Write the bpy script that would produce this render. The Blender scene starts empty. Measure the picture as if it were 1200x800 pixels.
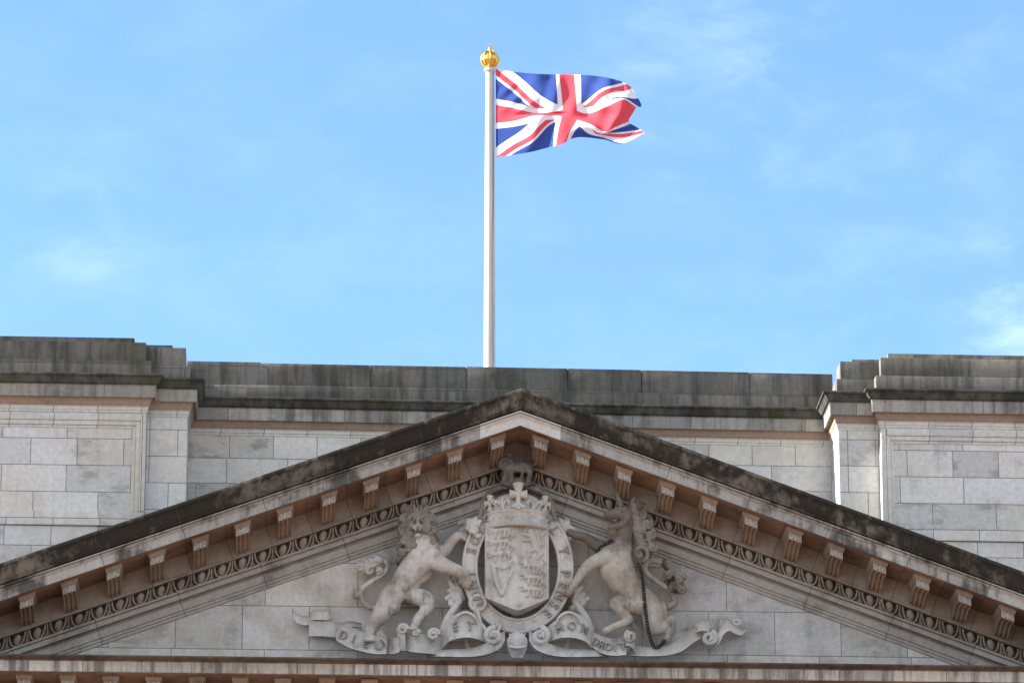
import bpy, bmesh, math, random
import numpy as np
from mathutils import Vector, Matrix

random.seed(7); rng = np.random.default_rng(7)
R = math.radians
S = bpy.context.scene
COL = S.collection

# ------------------------------------------------------------------ camera
FPX, ELEV, YAW = 5380.0, R(17.0), 0.0528        # focal length in 1200-pixel widths, upward tilt, turn to the right
CAM = np.array((-3.76, -70.0, 1.7))
FW = np.array((math.sin(YAW)*math.cos(ELEV), math.cos(YAW)*math.cos(ELEV), math.sin(ELEV)))
RT = np.array((math.cos(YAW), -math.sin(YAW), 0.0))
UP = np.cross(RT, FW)
cam_d = bpy.data.cameras.new('camera'); cam = bpy.data.objects.new('camera', cam_d); COL.objects.link(cam)
cam.location = CAM
cam.rotation_euler = (math.pi/2 + ELEV, 0, -YAW)
cam_d.sensor_fit = 'HORIZONTAL'; cam_d.sensor_width = 36.0; cam_d.lens = FPX/1200*36.0
cam_d.clip_start = 0.5; cam_d.clip_end = 6000
S.camera = cam
S.render.resolution_x, S.render.resolution_y = 1024, 682

def P(px, py, y):
    """the point of the depth plane y that the photograph shows at pixel (px, py)"""
    d = FW + (px-600)/FPX*RT + (400-py)/FPX*UP
    return CAM + d*((y-CAM[1])/d[1])

# ------------------------------------------------------------------ light
SUN_EL, SUN_AZ = R(33), R(-84)                   # azimuth from +Y towards +X: the sun stands left, just behind the facade
sd = Vector((math.sin(SUN_AZ)*math.cos(SUN_EL), math.cos(SUN_AZ)*math.cos(SUN_EL), math.sin(SUN_EL)))
sl = bpy.data.lights.new('sun', 'SUN'); sl.energy = 5.0; sl.angle = R(0.53); sl.color = (1.0, 0.955, 0.88)
so = bpy.data.objects.new('sun', sl); COL.objects.link(so); so.rotation_euler = sd.to_track_quat('Z', 'Y').to_euler()
W = bpy.data.worlds.new('World'); S.world = W; W.use_nodes = True
SKY_STRENGTH = 0.079
S.view_settings.view_transform = 'Standard'; S.view_settings.look = 'None'
S.view_settings.gamma = 1.0; S.view_settings.use_curve_mapping = False
S.view_settings.exposure = 1.97

# ------------------------------------------------------------------ node helper
class NG:
    def __init__(s, tree): s.t = tree; s.n = tree.nodes; s.l = tree.links
    def new(s, kind, **kw):
        n = s.n.new(kind)
        for k, v in kw.items(): setattr(n, k, v)
        return n
    def put(s, sock, v):
        if hasattr(v, 'is_output'): s.l.new(v, sock)
        else:
            if isinstance(v, (tuple, list)) and len(v) == 3 and sock.type == 'RGBA': v = (*v, 1)
            sock.default_value = v
    def m(s, op, a, b=None, c=None, clamp=False):
        n = s.new('ShaderNodeMath', operation=op, use_clamp=clamp)
        s.put(n.inputs[0], a)
        if b is not None: s.put(n.inputs[1], b)
        if c is not None: s.put(n.inputs[2], c)
        return n.outputs[0]
    def mix(s, f, a, b, mode='MIX'):
        n = s.new('ShaderNodeMix', data_type='RGBA', blend_type=mode)
        s.put(n.inputs[0], f); s.put(n.inputs[6], a); s.put(n.inputs[7], b)
        return n.outputs[2]
    def noise(s, vec, scale, detail=5, rough=0.6, dist=0.0):
        n = s.new('ShaderNodeTexNoise'); s.put(n.inputs['Vector'], vec); n.inputs['Scale'].default_value = scale
        n.inputs['Detail'].default_value = detail; n.inputs['Roughness'].default_value = rough; n.inputs['Distortion'].default_value = dist
        return n.outputs[0]
    def ramp(s, f, lo, hi):
        n = s.new('ShaderNodeMapRange', interpolation_type='SMOOTHSTEP'); s.put(n.inputs[0], f)
        n.inputs[1].default_value = lo; n.inputs[2].default_value = hi; return n.outputs[0]
    def scale(s, vec, sc, loc=(0,0,0)):
        n = s.new('ShaderNodeMapping'); s.put(n.inputs[0], vec); n.inputs['Scale'].default_value = sc; n.inputs['Location'].default_value = loc
        return n.outputs[0]
    def sep(s, vec):
        n = s.new('ShaderNodeSeparateXYZ'); s.put(n.inputs[0], vec); return n.outputs
    def comb(s, x, y, z):
        n = s.new('ShaderNodeCombineXYZ'); [s.put(i, v) for i, v in zip(n.inputs, (x, y, z))]; return n.outputs[0]

# ---- the sky: Nishita with a few thin wisps of cloud
g = NG(W.node_tree); W.node_tree.nodes.clear()
sky = g.new('ShaderNodeTexSky', sky_type='NISHITA'); sky.sun_disc = False
sky.sun_elevation = SUN_EL; sky.sun_rotation = SUN_AZ
sky.altitude = 20; sky.air_density = 1.0; sky.dust_density = 0.25; sky.ozone_density = 6.0
geo = g.new('ShaderNodeTexCoord').outputs['Generated']
def wisp(px, py, wid, amt):
    d = FW + (px-600)/FPX*RT + (400-py)/FPX*UP; d = d/np.linalg.norm(d)
    n = g.new('ShaderNodeVectorMath', operation='DISTANCE'); g.put(n.inputs[0], geo); n.inputs[1].default_value = d
    return g.m('MULTIPLY', g.ramp(n.outputs['Value'], wid/FPX, 0.0), amt)
nz = g.ramp(g.noise(g.scale(geo, (1, 1, 2.0)), 34, 9, 0.60, 0.25), 0.40, 0.80)
cover = g.m('ADD', g.m('ADD', wisp(1200, 365, 120, .17), wisp(100, 275, 110, 0.055)), g.m('ADD', wisp(850, 45, 230, 0.045), wisp(1010, 110, 400, 0.03)))
cover = g.m('ADD', cover, 0.02)
cl = g.m('MULTIPLY', nz, cover, clamp=True)
skyc = g.mix(cl, sky.outputs[0], (11.0, 11.6, 12.4))
# unseen cloud bank added behind the camera to light the facade from in front
gx, gy, gz = g.sep(geo)
fill_bank = g.m('MULTIPLY', g.ramp(g.noise(g.scale(geo, (1, 1, 1.6), (4, 1, 2)), 3.2, 7, .58, .2), .40, .56), g.m('MULTIPLY', g.ramp(g.m('MULTIPLY', gy, -1.0), .02, .30), g.m('MULTIPLY', g.ramp(gz, .02, .14), g.ramp(gz, .97, .80))))
skyc = g.mix(fill_bank, skyc, (4.8, 4.7, 4.6))
bg = g.new('ShaderNodeBackground'); g.put(bg.inputs[0], skyc); bg.inputs[1].default_value = SKY_STRENGTH
g.l.new(bg.outputs[0], g.new('ShaderNodeOutputWorld').inputs[0])

# ------------------------------------------------------------------ materials
def mat(name):
    m = bpy.data.materials.new(name); m.use_nodes = True; m.node_tree.nodes.clear()
    g = NG(m.node_tree); b = g.new('ShaderNodeBsdfPrincipled'); g.l.new(b.outputs[0], g.new('ShaderNodeOutputMaterial').inputs[0])
    return m, g, b

def stone(name, c1, c2, dirt=(.06,.058,.05), dirt_lo=.52, dirt_hi=.75, dirt_amt=.8, streak=.4, tint=None, tint_amt=.0,
          brick=None, rake=None, moss=0.0, bump=.25, patch=0.0, runs=.12, dscale=1.1, soot=None):
    """weathered Portland stone: two tones by block, soot in patches, streaks that run down, joints between blocks"""
    m, g, b = mat(name)
    tc = g.new('ShaderNodeTexCoord'); pos = g.new('ShaderNodeNewGeometry').outputs['Position']
    x, y, z = g.sep(pos)
    joint = None; tone = g.noise(pos, .9, 2, .5)
    if brick:
        w, h, x0, z0 = brick
        v = g.comb(g.m('SUBTRACT', g.m('ADD', x, g.m('MULTIPLY', y, .71)), x0), g.m('SUBTRACT', z, z0), 0)
        bt = g.new('ShaderNodeTexBrick'); g.put(bt.inputs['Vector'], v); bt.offset = .5; bt.offset_frequency = 2; bt.squash = .72; bt.squash_frequency = 3
        bt.inputs['Color1'].default_value = (0,0,0,1); bt.inputs['Color2'].default_value = (1,1,1,1); bt.inputs['Mortar'].default_value = (.5,.5,.5,1)
        for k, q in (('Scale',1),('Mortar Size',.0075),('Mortar Smooth',.35),('Bias',0),('Brick Width',w),('Row Height',h)): bt.inputs[k].default_value = q
        joint = bt.outputs['Fac']; blk = g.ramp(bt.outputs['Color'], .05, .95); tone = g.m('ADD', g.m('MULTIPLY', blk, .75), g.m('MULTIPLY', tone, .25))
    if rake:
        u = g.sep(tc.outputs['UV'])[0]
        q = g.m('DIVIDE', u, rake); fr = g.m('FRACT', q)
        joint = g.m('LESS_THAN', g.m('MINIMUM', fr, g.m('SUBTRACT', 1.0, fr)), .0065/rake)
        wn = g.new('ShaderNodeTexWhiteNoise', noise_dimensions='1D'); g.put(wn.inputs['W'], g.m('FLOOR', q))
        tone = g.m('ADD', g.m('MULTIPLY', wn.outputs[0], .65), g.m('MULTIPLY', tone, .35))
    col = g.mix(tone, c1, c2)
    fine = g.noise(pos, 13, 9, .72)
    col = g.mix(.5, col, g.mix(g.ramp(fine, .28, .72), (.70,.69,.675), (1.2,1.2,1.2)), 'MULTIPLY')
    run = g.ramp(g.noise(g.scale(pos, (16,16,.9)), 1.0, 4, .6), .50, .80)
    col = g.mix(g.m('MULTIPLY', run, runs), col, (.16,.15,.13), 'MULTIPLY')
    if brick:
        wn2 = g.new('ShaderNodeTexWhiteNoise', noise_dimensions='1D'); g.put(wn2.inputs['W'], g.m('MULTIPLY', bt.outputs['Color'], 57.3))
        col = g.mix(.9, col, g.mix(wn2.outputs[0], (1.04,1.0,.92), (.97,.985,1.03)), 'MULTIPLY')
    if tint: col = g.mix(g.m('MULTIPLY', g.ramp(g.noise(g.scale(pos, (1,1,.8), (3,7,1)), 1.7, 4, .6), .42, .7), tint_amt), col, tint)
    if patch:                                                       # sparse grey smears left by the weather on single stones
        pn = g.m('MULTIPLY', g.ramp(g.noise(g.scale(pos, (1,1,1.9), (9,2,4)), 1.7, 8, .70, .05), .50, .62), g.ramp(fine, .25, .6))
        if brick: pn = g.m('MULTIPLY', pn, g.ramp(blk, .75, .15))
        col = g.mix(g.m('MULTIPLY', pn, patch), col, (.17,.165,.155))
    dn = g.noise(g.scale(pos, (1,1,1.15)), dscale, 8, .66, .35)
    st = g.noise(g.scale(pos, (7,7,.55)), 1.0, 5, .6)
    dsum = g.m('ADD', g.m('MULTIPLY', dn, 1-streak), g.m('MULTIPLY', st, streak))
    dm = g.m('MULTIPLY', g.ramp(dsum, dirt_lo, dirt_hi), dirt_amt)
    col = g.mix(dm, col, dirt)
    if moss: col = g.mix(g.m('MULTIPLY', g.ramp(g.noise(g.scale(pos, (1.2,1.2,.5), (5,5,5)), .8, 5, .6), .52, .66), moss), col, (.055,.06,.022))
    if joint is not None: col = g.mix(g.m('MULTIPLY', joint, .72), col, (.075,.07,.062))
    if soot:                                                        # the heads and necks are crusted with old soot, pale where the rain has run
        sm = g.ramp(g.m('ADD', z, g.m('MULTIPLY', g.m('SUBTRACT', dn, .5), 1.1)), soot-.05, soot+.30)
        col = g.mix(g.m('MULTIPLY', sm, .70), col, (.12,.102,.082))
    g.put(b.inputs['Base Color'], col)
    b.inputs['Roughness'].default_value = .9; b.inputs['Specular IOR Level'].default_value = .25
    hgt = g.m('ADD', g.m('MULTIPLY', fine, .5), g.m('MULTIPLY', g.noise(pos, 40, 4, .7), .35))
    hgt = g.m('ADD', hgt, g.m('MULTIPLY', g.noise(pos, 3.5, 3, .5), .6))
    if joint is not None: hgt = g.m('SUBTRACT', hgt, g.m('MULTIPLY', joint, .7))
    bp = g.new('ShaderNodeBump'); bp.inputs['Strength'].default_value = bump; bp.inputs['Distance'].default_value = .035
    g.put(bp.inputs['Height'], hgt); g.l.new(bp.outputs[0], b.inputs['Normal'])
    return m

M = {}
M['wall']     = stone('pale_ashlar', (.51,.50,.47), (.70,.69,.66), dirt=(.24,.23,.19), dirt_lo=.54, dirt_hi=.70, dirt_amt=.55, streak=.25, tint=(.47,.43,.34), tint_amt=.45, brick=(1.02,.437,.25,21.07), patch=.6)
M['pier']     = stone('pale_pier', (.52,.51,.48), (.67,.66,.63), dirt=(.26,.25,.22), dirt_lo=.57, dirt_hi=.74, dirt_amt=.5, streak=.3, brick=(.62,.437,.13,21.29), patch=.5)
M['recess']   = stone('pale_recess', (.48,.47,.435), (.68,.67,.635), dirt=(.25,.24,.21), dirt_lo=.55, dirt_hi=.72, dirt_amt=.5, streak=.3, tint=(.45,.42,.34), tint_amt=.35, brick=(.98,.42,.4,21.55), patch=.75)
M['frame']    = stone('pale_frame', (.53,.515,.47), (.63,.615,.57), dirt=(.24,.22,.18), dirt_lo=.54, dirt_hi=.74, dirt_amt=.5, streak=.3, brick=(.97,30,.2,0))
M['parapet']  = stone('sooty_parapet', (.135,.13,.113), (.225,.218,.19), dirt=(.045,.044,.038), dirt_lo=.42, dirt_hi=.64, dirt_amt=.8, streak=.62, brick=(1.75,.375,.3,22.74), moss=.4, runs=.35)
M['acyma']    = stone('sooty_moulding', (.085,.081,.070), (.15,.144,.125), dirt=(.03,.03,.025), dirt_lo=.40, dirt_hi=.62, dirt_amt=.88, streak=.5, moss=.55, runs=.4)
M['afascia']  = stone('grey_fascia', (.27,.265,.245), (.44,.43,.405), dirt=(.08,.078,.068), dirt_lo=.45, dirt_hi=.66, dirt_amt=.8, streak=.5, brick=(1.3,30,.6,0), runs=.4)
M['abrown']   = stone('brown_bed', (.30,.215,.16), (.38,.28,.21), dirt=(.12,.088,.065), dirt_lo=.5, dirt_hi=.72, dirt_amt=.6, streak=.2)
M['tymp']     = stone('tympanum_ashlar', (.52,.51,.48), (.66,.65,.62), dirt=(.19,.185,.16), dirt_lo=.50, dirt_hi=.68, dirt_amt=.65, streak=.25, tint=(.38,.33,.25), tint_amt=.45, brick=(1.45,.70,.42,18.05), patch=.45)
M['cyma']     = stone('black_gutter', (.12,.114,.096), (.26,.243,.21), dirt=(.024,.023,.019), dirt_lo=.40, dirt_hi=.53, dirt_amt=.93, streak=.34, tint=(.30,.27,.22), tint_amt=.4, rake=1.32, moss=.2, bump=.45, runs=.5, dscale=.55)
M['corona']   = stone('grey_corona', (.32,.315,.295), (.56,.555,.53), dirt=(.05,.05,.044), dirt_lo=.465, dirt_hi=.60, dirt_amt=.85, streak=.35, tint=(.34,.31,.25), tint_amt=.4, rake=1.32, bump=.4, runs=.5, dscale=1.2)
M['apex']     = stone('new_stone', (.62,.61,.59), (.70,.69,.67), dirt=(.3,.29,.27), dirt_lo=.58, dirt_hi=.8, dirt_amt=.4, streak=.3)
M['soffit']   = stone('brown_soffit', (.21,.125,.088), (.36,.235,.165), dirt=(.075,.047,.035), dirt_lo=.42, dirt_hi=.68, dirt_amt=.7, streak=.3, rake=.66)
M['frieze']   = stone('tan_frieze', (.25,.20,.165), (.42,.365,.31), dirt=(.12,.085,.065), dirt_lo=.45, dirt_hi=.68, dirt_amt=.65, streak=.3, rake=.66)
M['eggbed']   = stone('dark_bed', (.145,.11,.083), (.20,.16,.125), dirt=(.04,.03,.024), dirt_lo=.42, dirt_hi=.68, dirt_amt=.7, streak=.2)  # bed behind the eggs, coloured darker than the eggs
M['egg']      = stone('worn_egg', (.29,.245,.2), (.40,.35,.295), dirt=(.11,.088,.068), dirt_lo=.44, dirt_hi=.66, dirt_amt=.75, streak=.2)
M['arch']     = stone('grey_architrave', (.36,.335,.295), (.50,.475,.43), dirt=(.16,.125,.095), dirt_lo=.48, dirt_hi=.66, dirt_amt=.75, streak=.15, rake=1.36)
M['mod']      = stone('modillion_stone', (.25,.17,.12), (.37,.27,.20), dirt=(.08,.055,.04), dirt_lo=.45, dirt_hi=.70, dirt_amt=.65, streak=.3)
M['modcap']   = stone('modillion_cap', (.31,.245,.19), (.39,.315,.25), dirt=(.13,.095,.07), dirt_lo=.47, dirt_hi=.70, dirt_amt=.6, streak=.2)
M['modface']  = stone('modillion_scroll', (.46,.43,.39), (.58,.55,.51), dirt=(.13,.11,.085), dirt_lo=.50, dirt_hi=.70, dirt_amt=.75, streak=.2)
M['hcorona']  = stone('drip_corona', (.40,.375,.335), (.58,.555,.51), dirt=(.11,.095,.08), dirt_lo=.46, dirt_hi=.62, dirt_amt=.8, streak=.8, brick=(1.15,30,.2,0), runs=.6)
M['hcyma']    = stone('brown_top_moulding', (.10,.072,.056), (.17,.13,.10), dirt=(.03,.026,.022), dirt_lo=.42, dirt_hi=.66, dirt_amt=.85, streak=.4, runs=.4)
M['sculpt']   = stone('carved_stone', (.54,.525,.49), (.70,.685,.645), dirt=(.14,.128,.108), dirt_lo=.51, dirt_hi=.66, dirt_amt=.6, streak=.3, tint=(.35,.29,.22), tint_amt=.5, bump=.35, dscale=1.9)
M['beast']    = stone('carved_beast', (.52,.495,.45), (.68,.655,.60), dirt=(.10,.08,.06), dirt_lo=.49, dirt_hi=.62, dirt_amt=.7, streak=.3, tint=(.25,.17,.11), tint_amt=.8, bump=.4, dscale=1.7, soot=P(490,634,-.5)[2])
M['beast2']   = stone('sooty_beast', (.38,.345,.29), (.55,.51,.445), dirt=(.10,.08,.06), dirt_lo=.47, dirt_hi=.62, dirt_amt=.75, streak=.3, tint=(.22,.15,.095), tint_amt=.95, bump=.4, dscale=1.7, soot=P(730,652,-.5)[2])
M['dark']     = stone('sooty_carving', (.17,.158,.138), (.27,.255,.225), dirt=(.05,.045,.038), dirt_lo=.42, dirt_hi=.62, dirt_amt=.85, streak=.3, bump=.45, dscale=2)
M['mane']     = stone('sooty_mane', (.19,.168,.138), (.36,.33,.28), dirt=(.045,.037,.03), dirt_lo=.44, dirt_hi=.62, dirt_amt=.7, streak=.3, bump=.4, dscale=2)
M['letter']   = stone('dark_lettering', (.30,.28,.25), (.40,.38,.34), dirt=(.10,.09,.076), dirt_lo=.46, dirt_hi=.7, dirt_amt=.7, streak=.3)  # letters a tone darker than the strap and ribbon

def plain(name, c, rough=.6, metal=0.0, vary=.25, sc=8):
    m, g, b = mat(name); pos = g.new('ShaderNodeNewGeometry').outputs['Position']
    f = g.noise(g.scale(pos, (1,1,.35)), sc, 5, .6)
    g.put(b.inputs['Base Color'], g.mix(f, tuple(q*(1-vary) for q in c), tuple(q*(1+vary) for q in c)))
    b.inputs['Roughness'].default_value = rough; b.inputs['Metallic'].default_value = metal
    return m
M['pole'] = plain('white_painted_pole', (.52,.505,.47), .5, 0, .38, 2.2)
M['gold'] = plain('gilt', (.80,.50,.12), .34, 1.0, .3, 14)
M['iron'] = plain('black_iron', (.055,.055,.055), .6, .6, .3)
M['rope'] = plain('grey_rope', (.13,.125,.115), .8)
M['lead'] = plain('lead_roof', (.16,.165,.17), .6, 0, .3, 2)
M['ground'] = plain('red_gravel', (.15,.10,.074), .95, 0, .2, .6)

def flag_material():
    m = bpy.data.materials.new('bunting'); m.use_nodes = True; m.node_tree.nodes.clear(); g = NG(m.node_tree)
    u, v, _ = g.sep(g.new('ShaderNodeTexCoord').outputs['UV'])
    x = g.m('MULTIPLY', g.m('SUBTRACT', u, .5), 60.0); y = g.m('MULTIPLY', g.m('SUBTRACT', v, .5), 30.0)
    ax, ay = g.m('ABSOLUTE', x), g.m('ABSOLUTE', y)
    d = g.m('DIVIDE', g.m('SUBTRACT', y, g.m('MULTIPLY', x, .5)), 1.118); e = g.m('DIVIDE', g.m('ADD', y, g.m('MULTIPLY', x, .5)), 1.118)
    lt = lambda a, t: g.m('LESS_THAN', a, t)
    orr = lambda a, b: g.m('MAXIMUM', a, b)
    ws = orr(lt(g.m('ABSOLUTE', d), 3.0), lt(g.m('ABSOLUTE', e), 3.0))
    sg = g.m('SIGN', x)
    def half(s):
        q = g.m('MULTIPLY', s, sg); return g.m('MULTIPLY', g.m('GREATER_THAN', q, 0.0), lt(q, 2.0))
    rs = orr(half(d), half(e))
    wc = orr(lt(ax, 5.0), lt(ay, 5.0)); rc = orr(lt(ax, 3.0), lt(ay, 3.0))
    BL, WH, RD = (.05,.088,.30), (.78,.78,.78), (.74,.085,.11)
    c = g.mix(ws, BL, WH); c = g.mix(rs, c, RD); c = g.mix(wc, c, WH); c = g.mix(rc, c, RD)
    wv = g.noise(g.scale(g.new('ShaderNodeTexCoord').outputs['UV'], (60, 30, 1)), 3, 3, .5)
    c = g.mix(.25, c, g.mix(wv, (.8,.8,.8), (1.2,1.2,1.2)), 'MULTIPLY')
    df = g.new('ShaderNodeBsdfDiffuse'); g.put(df.inputs[0], c)
    tr = g.new('ShaderNodeBsdfTranslucent'); g.put(tr.inputs[0], c)
    mx = g.new('ShaderNodeMixShader'); mx.inputs[0].default_value = .38
    g.l.new(df.outputs[0], mx.inputs[1]); g.l.new(tr.outputs[0], mx.inputs[2])
    g.l.new(mx.outputs[0], g.new('ShaderNodeOutputMaterial').inputs[0])
    return m
M['flag'] = flag_material()

# ------------------------------------------------------------------ mesh helpers
class MB:
    def __init__(s): s.v = []; s.f = []; s.uv = None
    def add(s, V, Fc):
        o = len(s.v); s.v += [tuple(map(float, q)) for q in V]; s.f += [tuple(i+o for i in f) for f in Fc]; return s
    def box(s, x0, x1, y0, y1, z0, z1, ch=0.012):
        bm = bmesh.new(); bmesh.ops.create_cube(bm, size=1)
        bmesh.ops.scale(bm, vec=(x1-x0, y1-y0, z1-z0), verts=bm.verts)
        bmesh.ops.translate(bm, vec=((x0+x1)/2, (y0+y1)/2, (z0+z1)/2), verts=bm.verts)
        if ch: bmesh.ops.bevel(bm, geom=bm.edges[:], offset=ch, segments=2, affect='EDGES', profile=.6)
        bm.verts.index_update()
        s.add([v.co for v in bm.verts], [[v.index for v in f.verts] for f in bm.faces]); bm.free(); return s
    def tube(s, pts, rad, n=8, cap=True):
        pts = [Vector(p) for p in pts]; N = len(pts)
        rad = rad if hasattr(rad, '__len__') else [rad]*N
        V = []; up = Vector((0, -1, 0.01))
        for i, p in enumerate(pts):
            t = (pts[min(i+1, N-1)]-pts[max(i-1, 0)]).normalized()
            a = t.cross(up)
            if a.length < 1e-3: a = t.cross(Vector((1, 0, 0)))
            a.normalize(); b = t.cross(a)
            V += [p + (a*math.cos(2*math.pi*k/n)+b*math.sin(2*math.pi*k/n))*rad[i] for k in range(n)]
        Fc = [(i*n+k, i*n+(k+1) % n, (i+1)*n+(k+1) % n, (i+1)*n+k) for i in range(N-1) for k in range(n)]
        if cap: Fc += [tuple(range(n))[::-1], tuple((N-1)*n+k for k in range(n))]
        return s.add(V, Fc)
    def ball(s, c, r, n=10):
        r = (r, r, r) if not hasattr(r, '__len__') else r
        V = []; m = max(5, n//2+1)
        for i in range(m+1):
            a = math.pi*i/m
            V += [(c[0]+r[0]*math.sin(a)*math.cos(2*math.pi*k/n), c[1]+r[1]*math.sin(a)*math.sin(2*math.pi*k/n), c[2]+r[2]*math.cos(a)) for k in range(n)]
        return s.add(V, [(i*n+k, (i+1)*n+k, (i+1)*n+(k+1) % n, i*n+(k+1) % n) for i in range(m) for k in range(n)])
    def lathe(s, c, prof, n=32, sy=1.0, a0=0.0, a1=2*math.pi):
        full = a1-a0 > 6.28; k = n if full else n+1
        V = [(c[0]+r*math.cos(a0+(a1-a0)*j/n), c[1]+sy*r*math.sin(a0+(a1-a0)*j/n), c[2]+z) for r, z in prof for j in range(k)]
        Fc = [(i*k+j, i*k+(j+1) % k, (i+1)*k+(j+1) % k, (i+1)*k+j) for i in range(len(prof)-1) for j in range(n)]
        return s.add(V, Fc)
    def build(s, name, m, parent=None, smooth=None, fix=True):
        me = bpy.data.meshes.new(name)
        off = Vector(parent_loc(parent))
        me.from_pydata([Vector(v)-off for v in s.v], [], s.f)
        if s.uv is not None:
            l = me.uv_layers.new(name='UVMap')
            for p in me.polygons:
                for li in p.loop_indices: l.data[li].uv = s.uv[me.loops[li].vertex_index]
        if fix:
            bm = bmesh.new(); bm.from_mesh(me); bmesh.ops.recalc_face_normals(bm, faces=bm.faces); bm.to_mesh(me); bm.free()
        o = bpy.data.objects.new(name, me); COL.objects.link(o)
        for q in (m if isinstance(m, (list, tuple)) else [m]): me.materials.append(q)
        if parent: o.parent = parent
        if smooth is not None:
            me.shade_smooth()
            if smooth < 179: me.set_sharp_from_angle(angle=R(smooth))
        return o
def parent_loc(p):
    v = Vector((0, 0, 0))
    while p is not None: v += p.location; p = p.parent
    return v
def empty(name, loc, label, cat, group=None):
    o = bpy.data.objects.new(name, None); COL.objects.link(o); o.location = loc; o.empty_display_size = .3
    return tag(o, label, cat, group)
def tag(o, label=None, cat=None, group=None, kind=None):
    if label: o['label'] = label
    if cat: o['category'] = cat
    if group: o['group'] = group
    if kind: o['kind'] = kind
    return o
def catmull(pts, n):
    a = np.array(pts, float); a = np.vstack([2*a[0]-a[1], a, 2*a[-1]-a[-2]]); out = []
    for i in range(1, len(a)-2):
        for k in range(n):
            t = k/n; p0, p1, p2, p3 = a[i-1:i+3]
            out.append(.5*((2*p1)+(-p0+p2)*t+(2*p0-5*p1+4*p2-p3)*t*t+(-p0+3*p1-3*p2+p3)*t**3))
    out.append(a[-2]); return np.array(out)

# ------------------------------------------------------------------ the building
T = 0.365; CA = math.cos(math.atan(T)); SA = math.sin(math.atan(T)); HALF = 11.75
ground = MB().add([(-1500,-1500,0),(1500,-1500,0),(1500,1500,0),(-1500,1500,0)], [(0,1,2,3)]).build('ground', M['ground'])
tag(ground, kind='structure')

pal = empty('palace', (0, 0, 0), 'stone palace front with carved pediment and dark weathered parapet under the flag', 'building')

def rake(prof, x0=0.0, x1=HALF, step=.33, both=True):
    """sweep a (y, height) profile down both slopes of the gable"""
    mb = MB(); mb.uv = []
    L = [0.0]
    for a, b in zip(prof, prof[1:]): L.append(L[-1]+math.hypot(b[0]-a[0], b[1]-a[1]))
    n = max(2, int((x1-x0)/step)); xs = [x0+(x1-x0)*i/n for i in range(n+1)]
    sides = ([-1, 1] if both else [1])
    xs = [-x for x in xs[::-1]] + (xs[1:] if x0 == 0 else xs)
    V = []
    for x in xs:
        for (y, t), l in zip(prof, L):
            V.append((x, y, t-abs(x)*T)); mb.uv.append((abs(x)/CA-(t-21.2)*SA+50+(37.4 if x > 0 else 0), l))
    k = len(prof); Fc = []
    for i in range(len(xs)-1):
        if x0 > 0 and xs[i] < 0 < xs[i+1]: continue
        Fc += [(i*k+j, (i+1)*k+j, (i+1)*k+j+1, i*k+j+1) for j in range(k-1)]
    return mb.add(V, Fc)
def curve(a, b, kind, n=6):
    """moulding arc between two profile points: ovolo, cavetto or cyma"""
    out = []
    for i in range(n+1):
        t = i/n
        if kind == 'ovolo': u, w = math.sin(t*math.pi/2), 1-math.cos(t*math.pi/2)
        elif kind == 'cavetto': u, w = 1-math.cos(t*math.pi/2), math.sin(t*math.pi/2)
        else: u, w = t, .5-.5*math.cos(math.pi*t)
        out.append((a[0]+(b[0]-a[0])*u, a[1]+(b[1]-a[1])*w))
    return out

gut = [(1.47,21.90),(-1.60,21.885),(-1.645,21.875),(-1.65,21.86),(-1.65,21.825),(-1.625,21.82)] + curve((-1.62,21.815),(-1.44,21.63),'cyma',8) + [(-1.435,21.622),(-1.435,21.608),(-1.35,21.604),(-1.34,21.600)]
rake(gut).build('gutter_moulding', M['cyma'], pal, 40)
cor = [(-1.34,21.600),(-1.335,21.584),(-1.395,21.582),(-1.395,21.566),(-1.345,21.563),(-1.345,21.552)] + curve((-1.368,21.55),(-1.33,21.526),'ovolo',4) + [(-1.31,21.524),(-1.31,21.514),(-1.30,21.510),(-1.30,21.380),(-1.293,21.372),(-1.265,21.372),(-1.26,21.395)]
rake(cor, .63).build('corona', M['corona'], pal, 35)
o = rake(cor, 0, .629).build('apex_stone', M['apex'], pal, 35); o['label'] = 'clean pale replacement stone at the gable peak'
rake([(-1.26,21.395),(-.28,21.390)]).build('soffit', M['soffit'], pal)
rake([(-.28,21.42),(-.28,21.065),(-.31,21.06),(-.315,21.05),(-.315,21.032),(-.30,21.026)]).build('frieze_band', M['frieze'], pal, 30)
back = [(-.30,21.026),(-.16,21.02)] + curve((-.13,21.01),(-.09,20.845),'cavetto',5) + [(-.155,20.843)]
arch = [(-.155,20.845),(-.20,20.842),(-.205,20.828),(-.20,20.812),(-.185,20.81)] + curve((-.14,20.805),(-.175,20.725),'ovolo',7) + [(-.175,20.715),(-.04,20.708)] + [(-.035,20.672),(-.085,20.662),(-.085,20.55),(-.08,20.545),(-.055,20.542),(-.055,20.502),(-.05,20.498),(-.03,20.496),(-.03,20.452),(-.025,20.447),(.03,20.445)]
rake(arch).build('gable_architrave', M['arch'], pal, 30)
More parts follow.
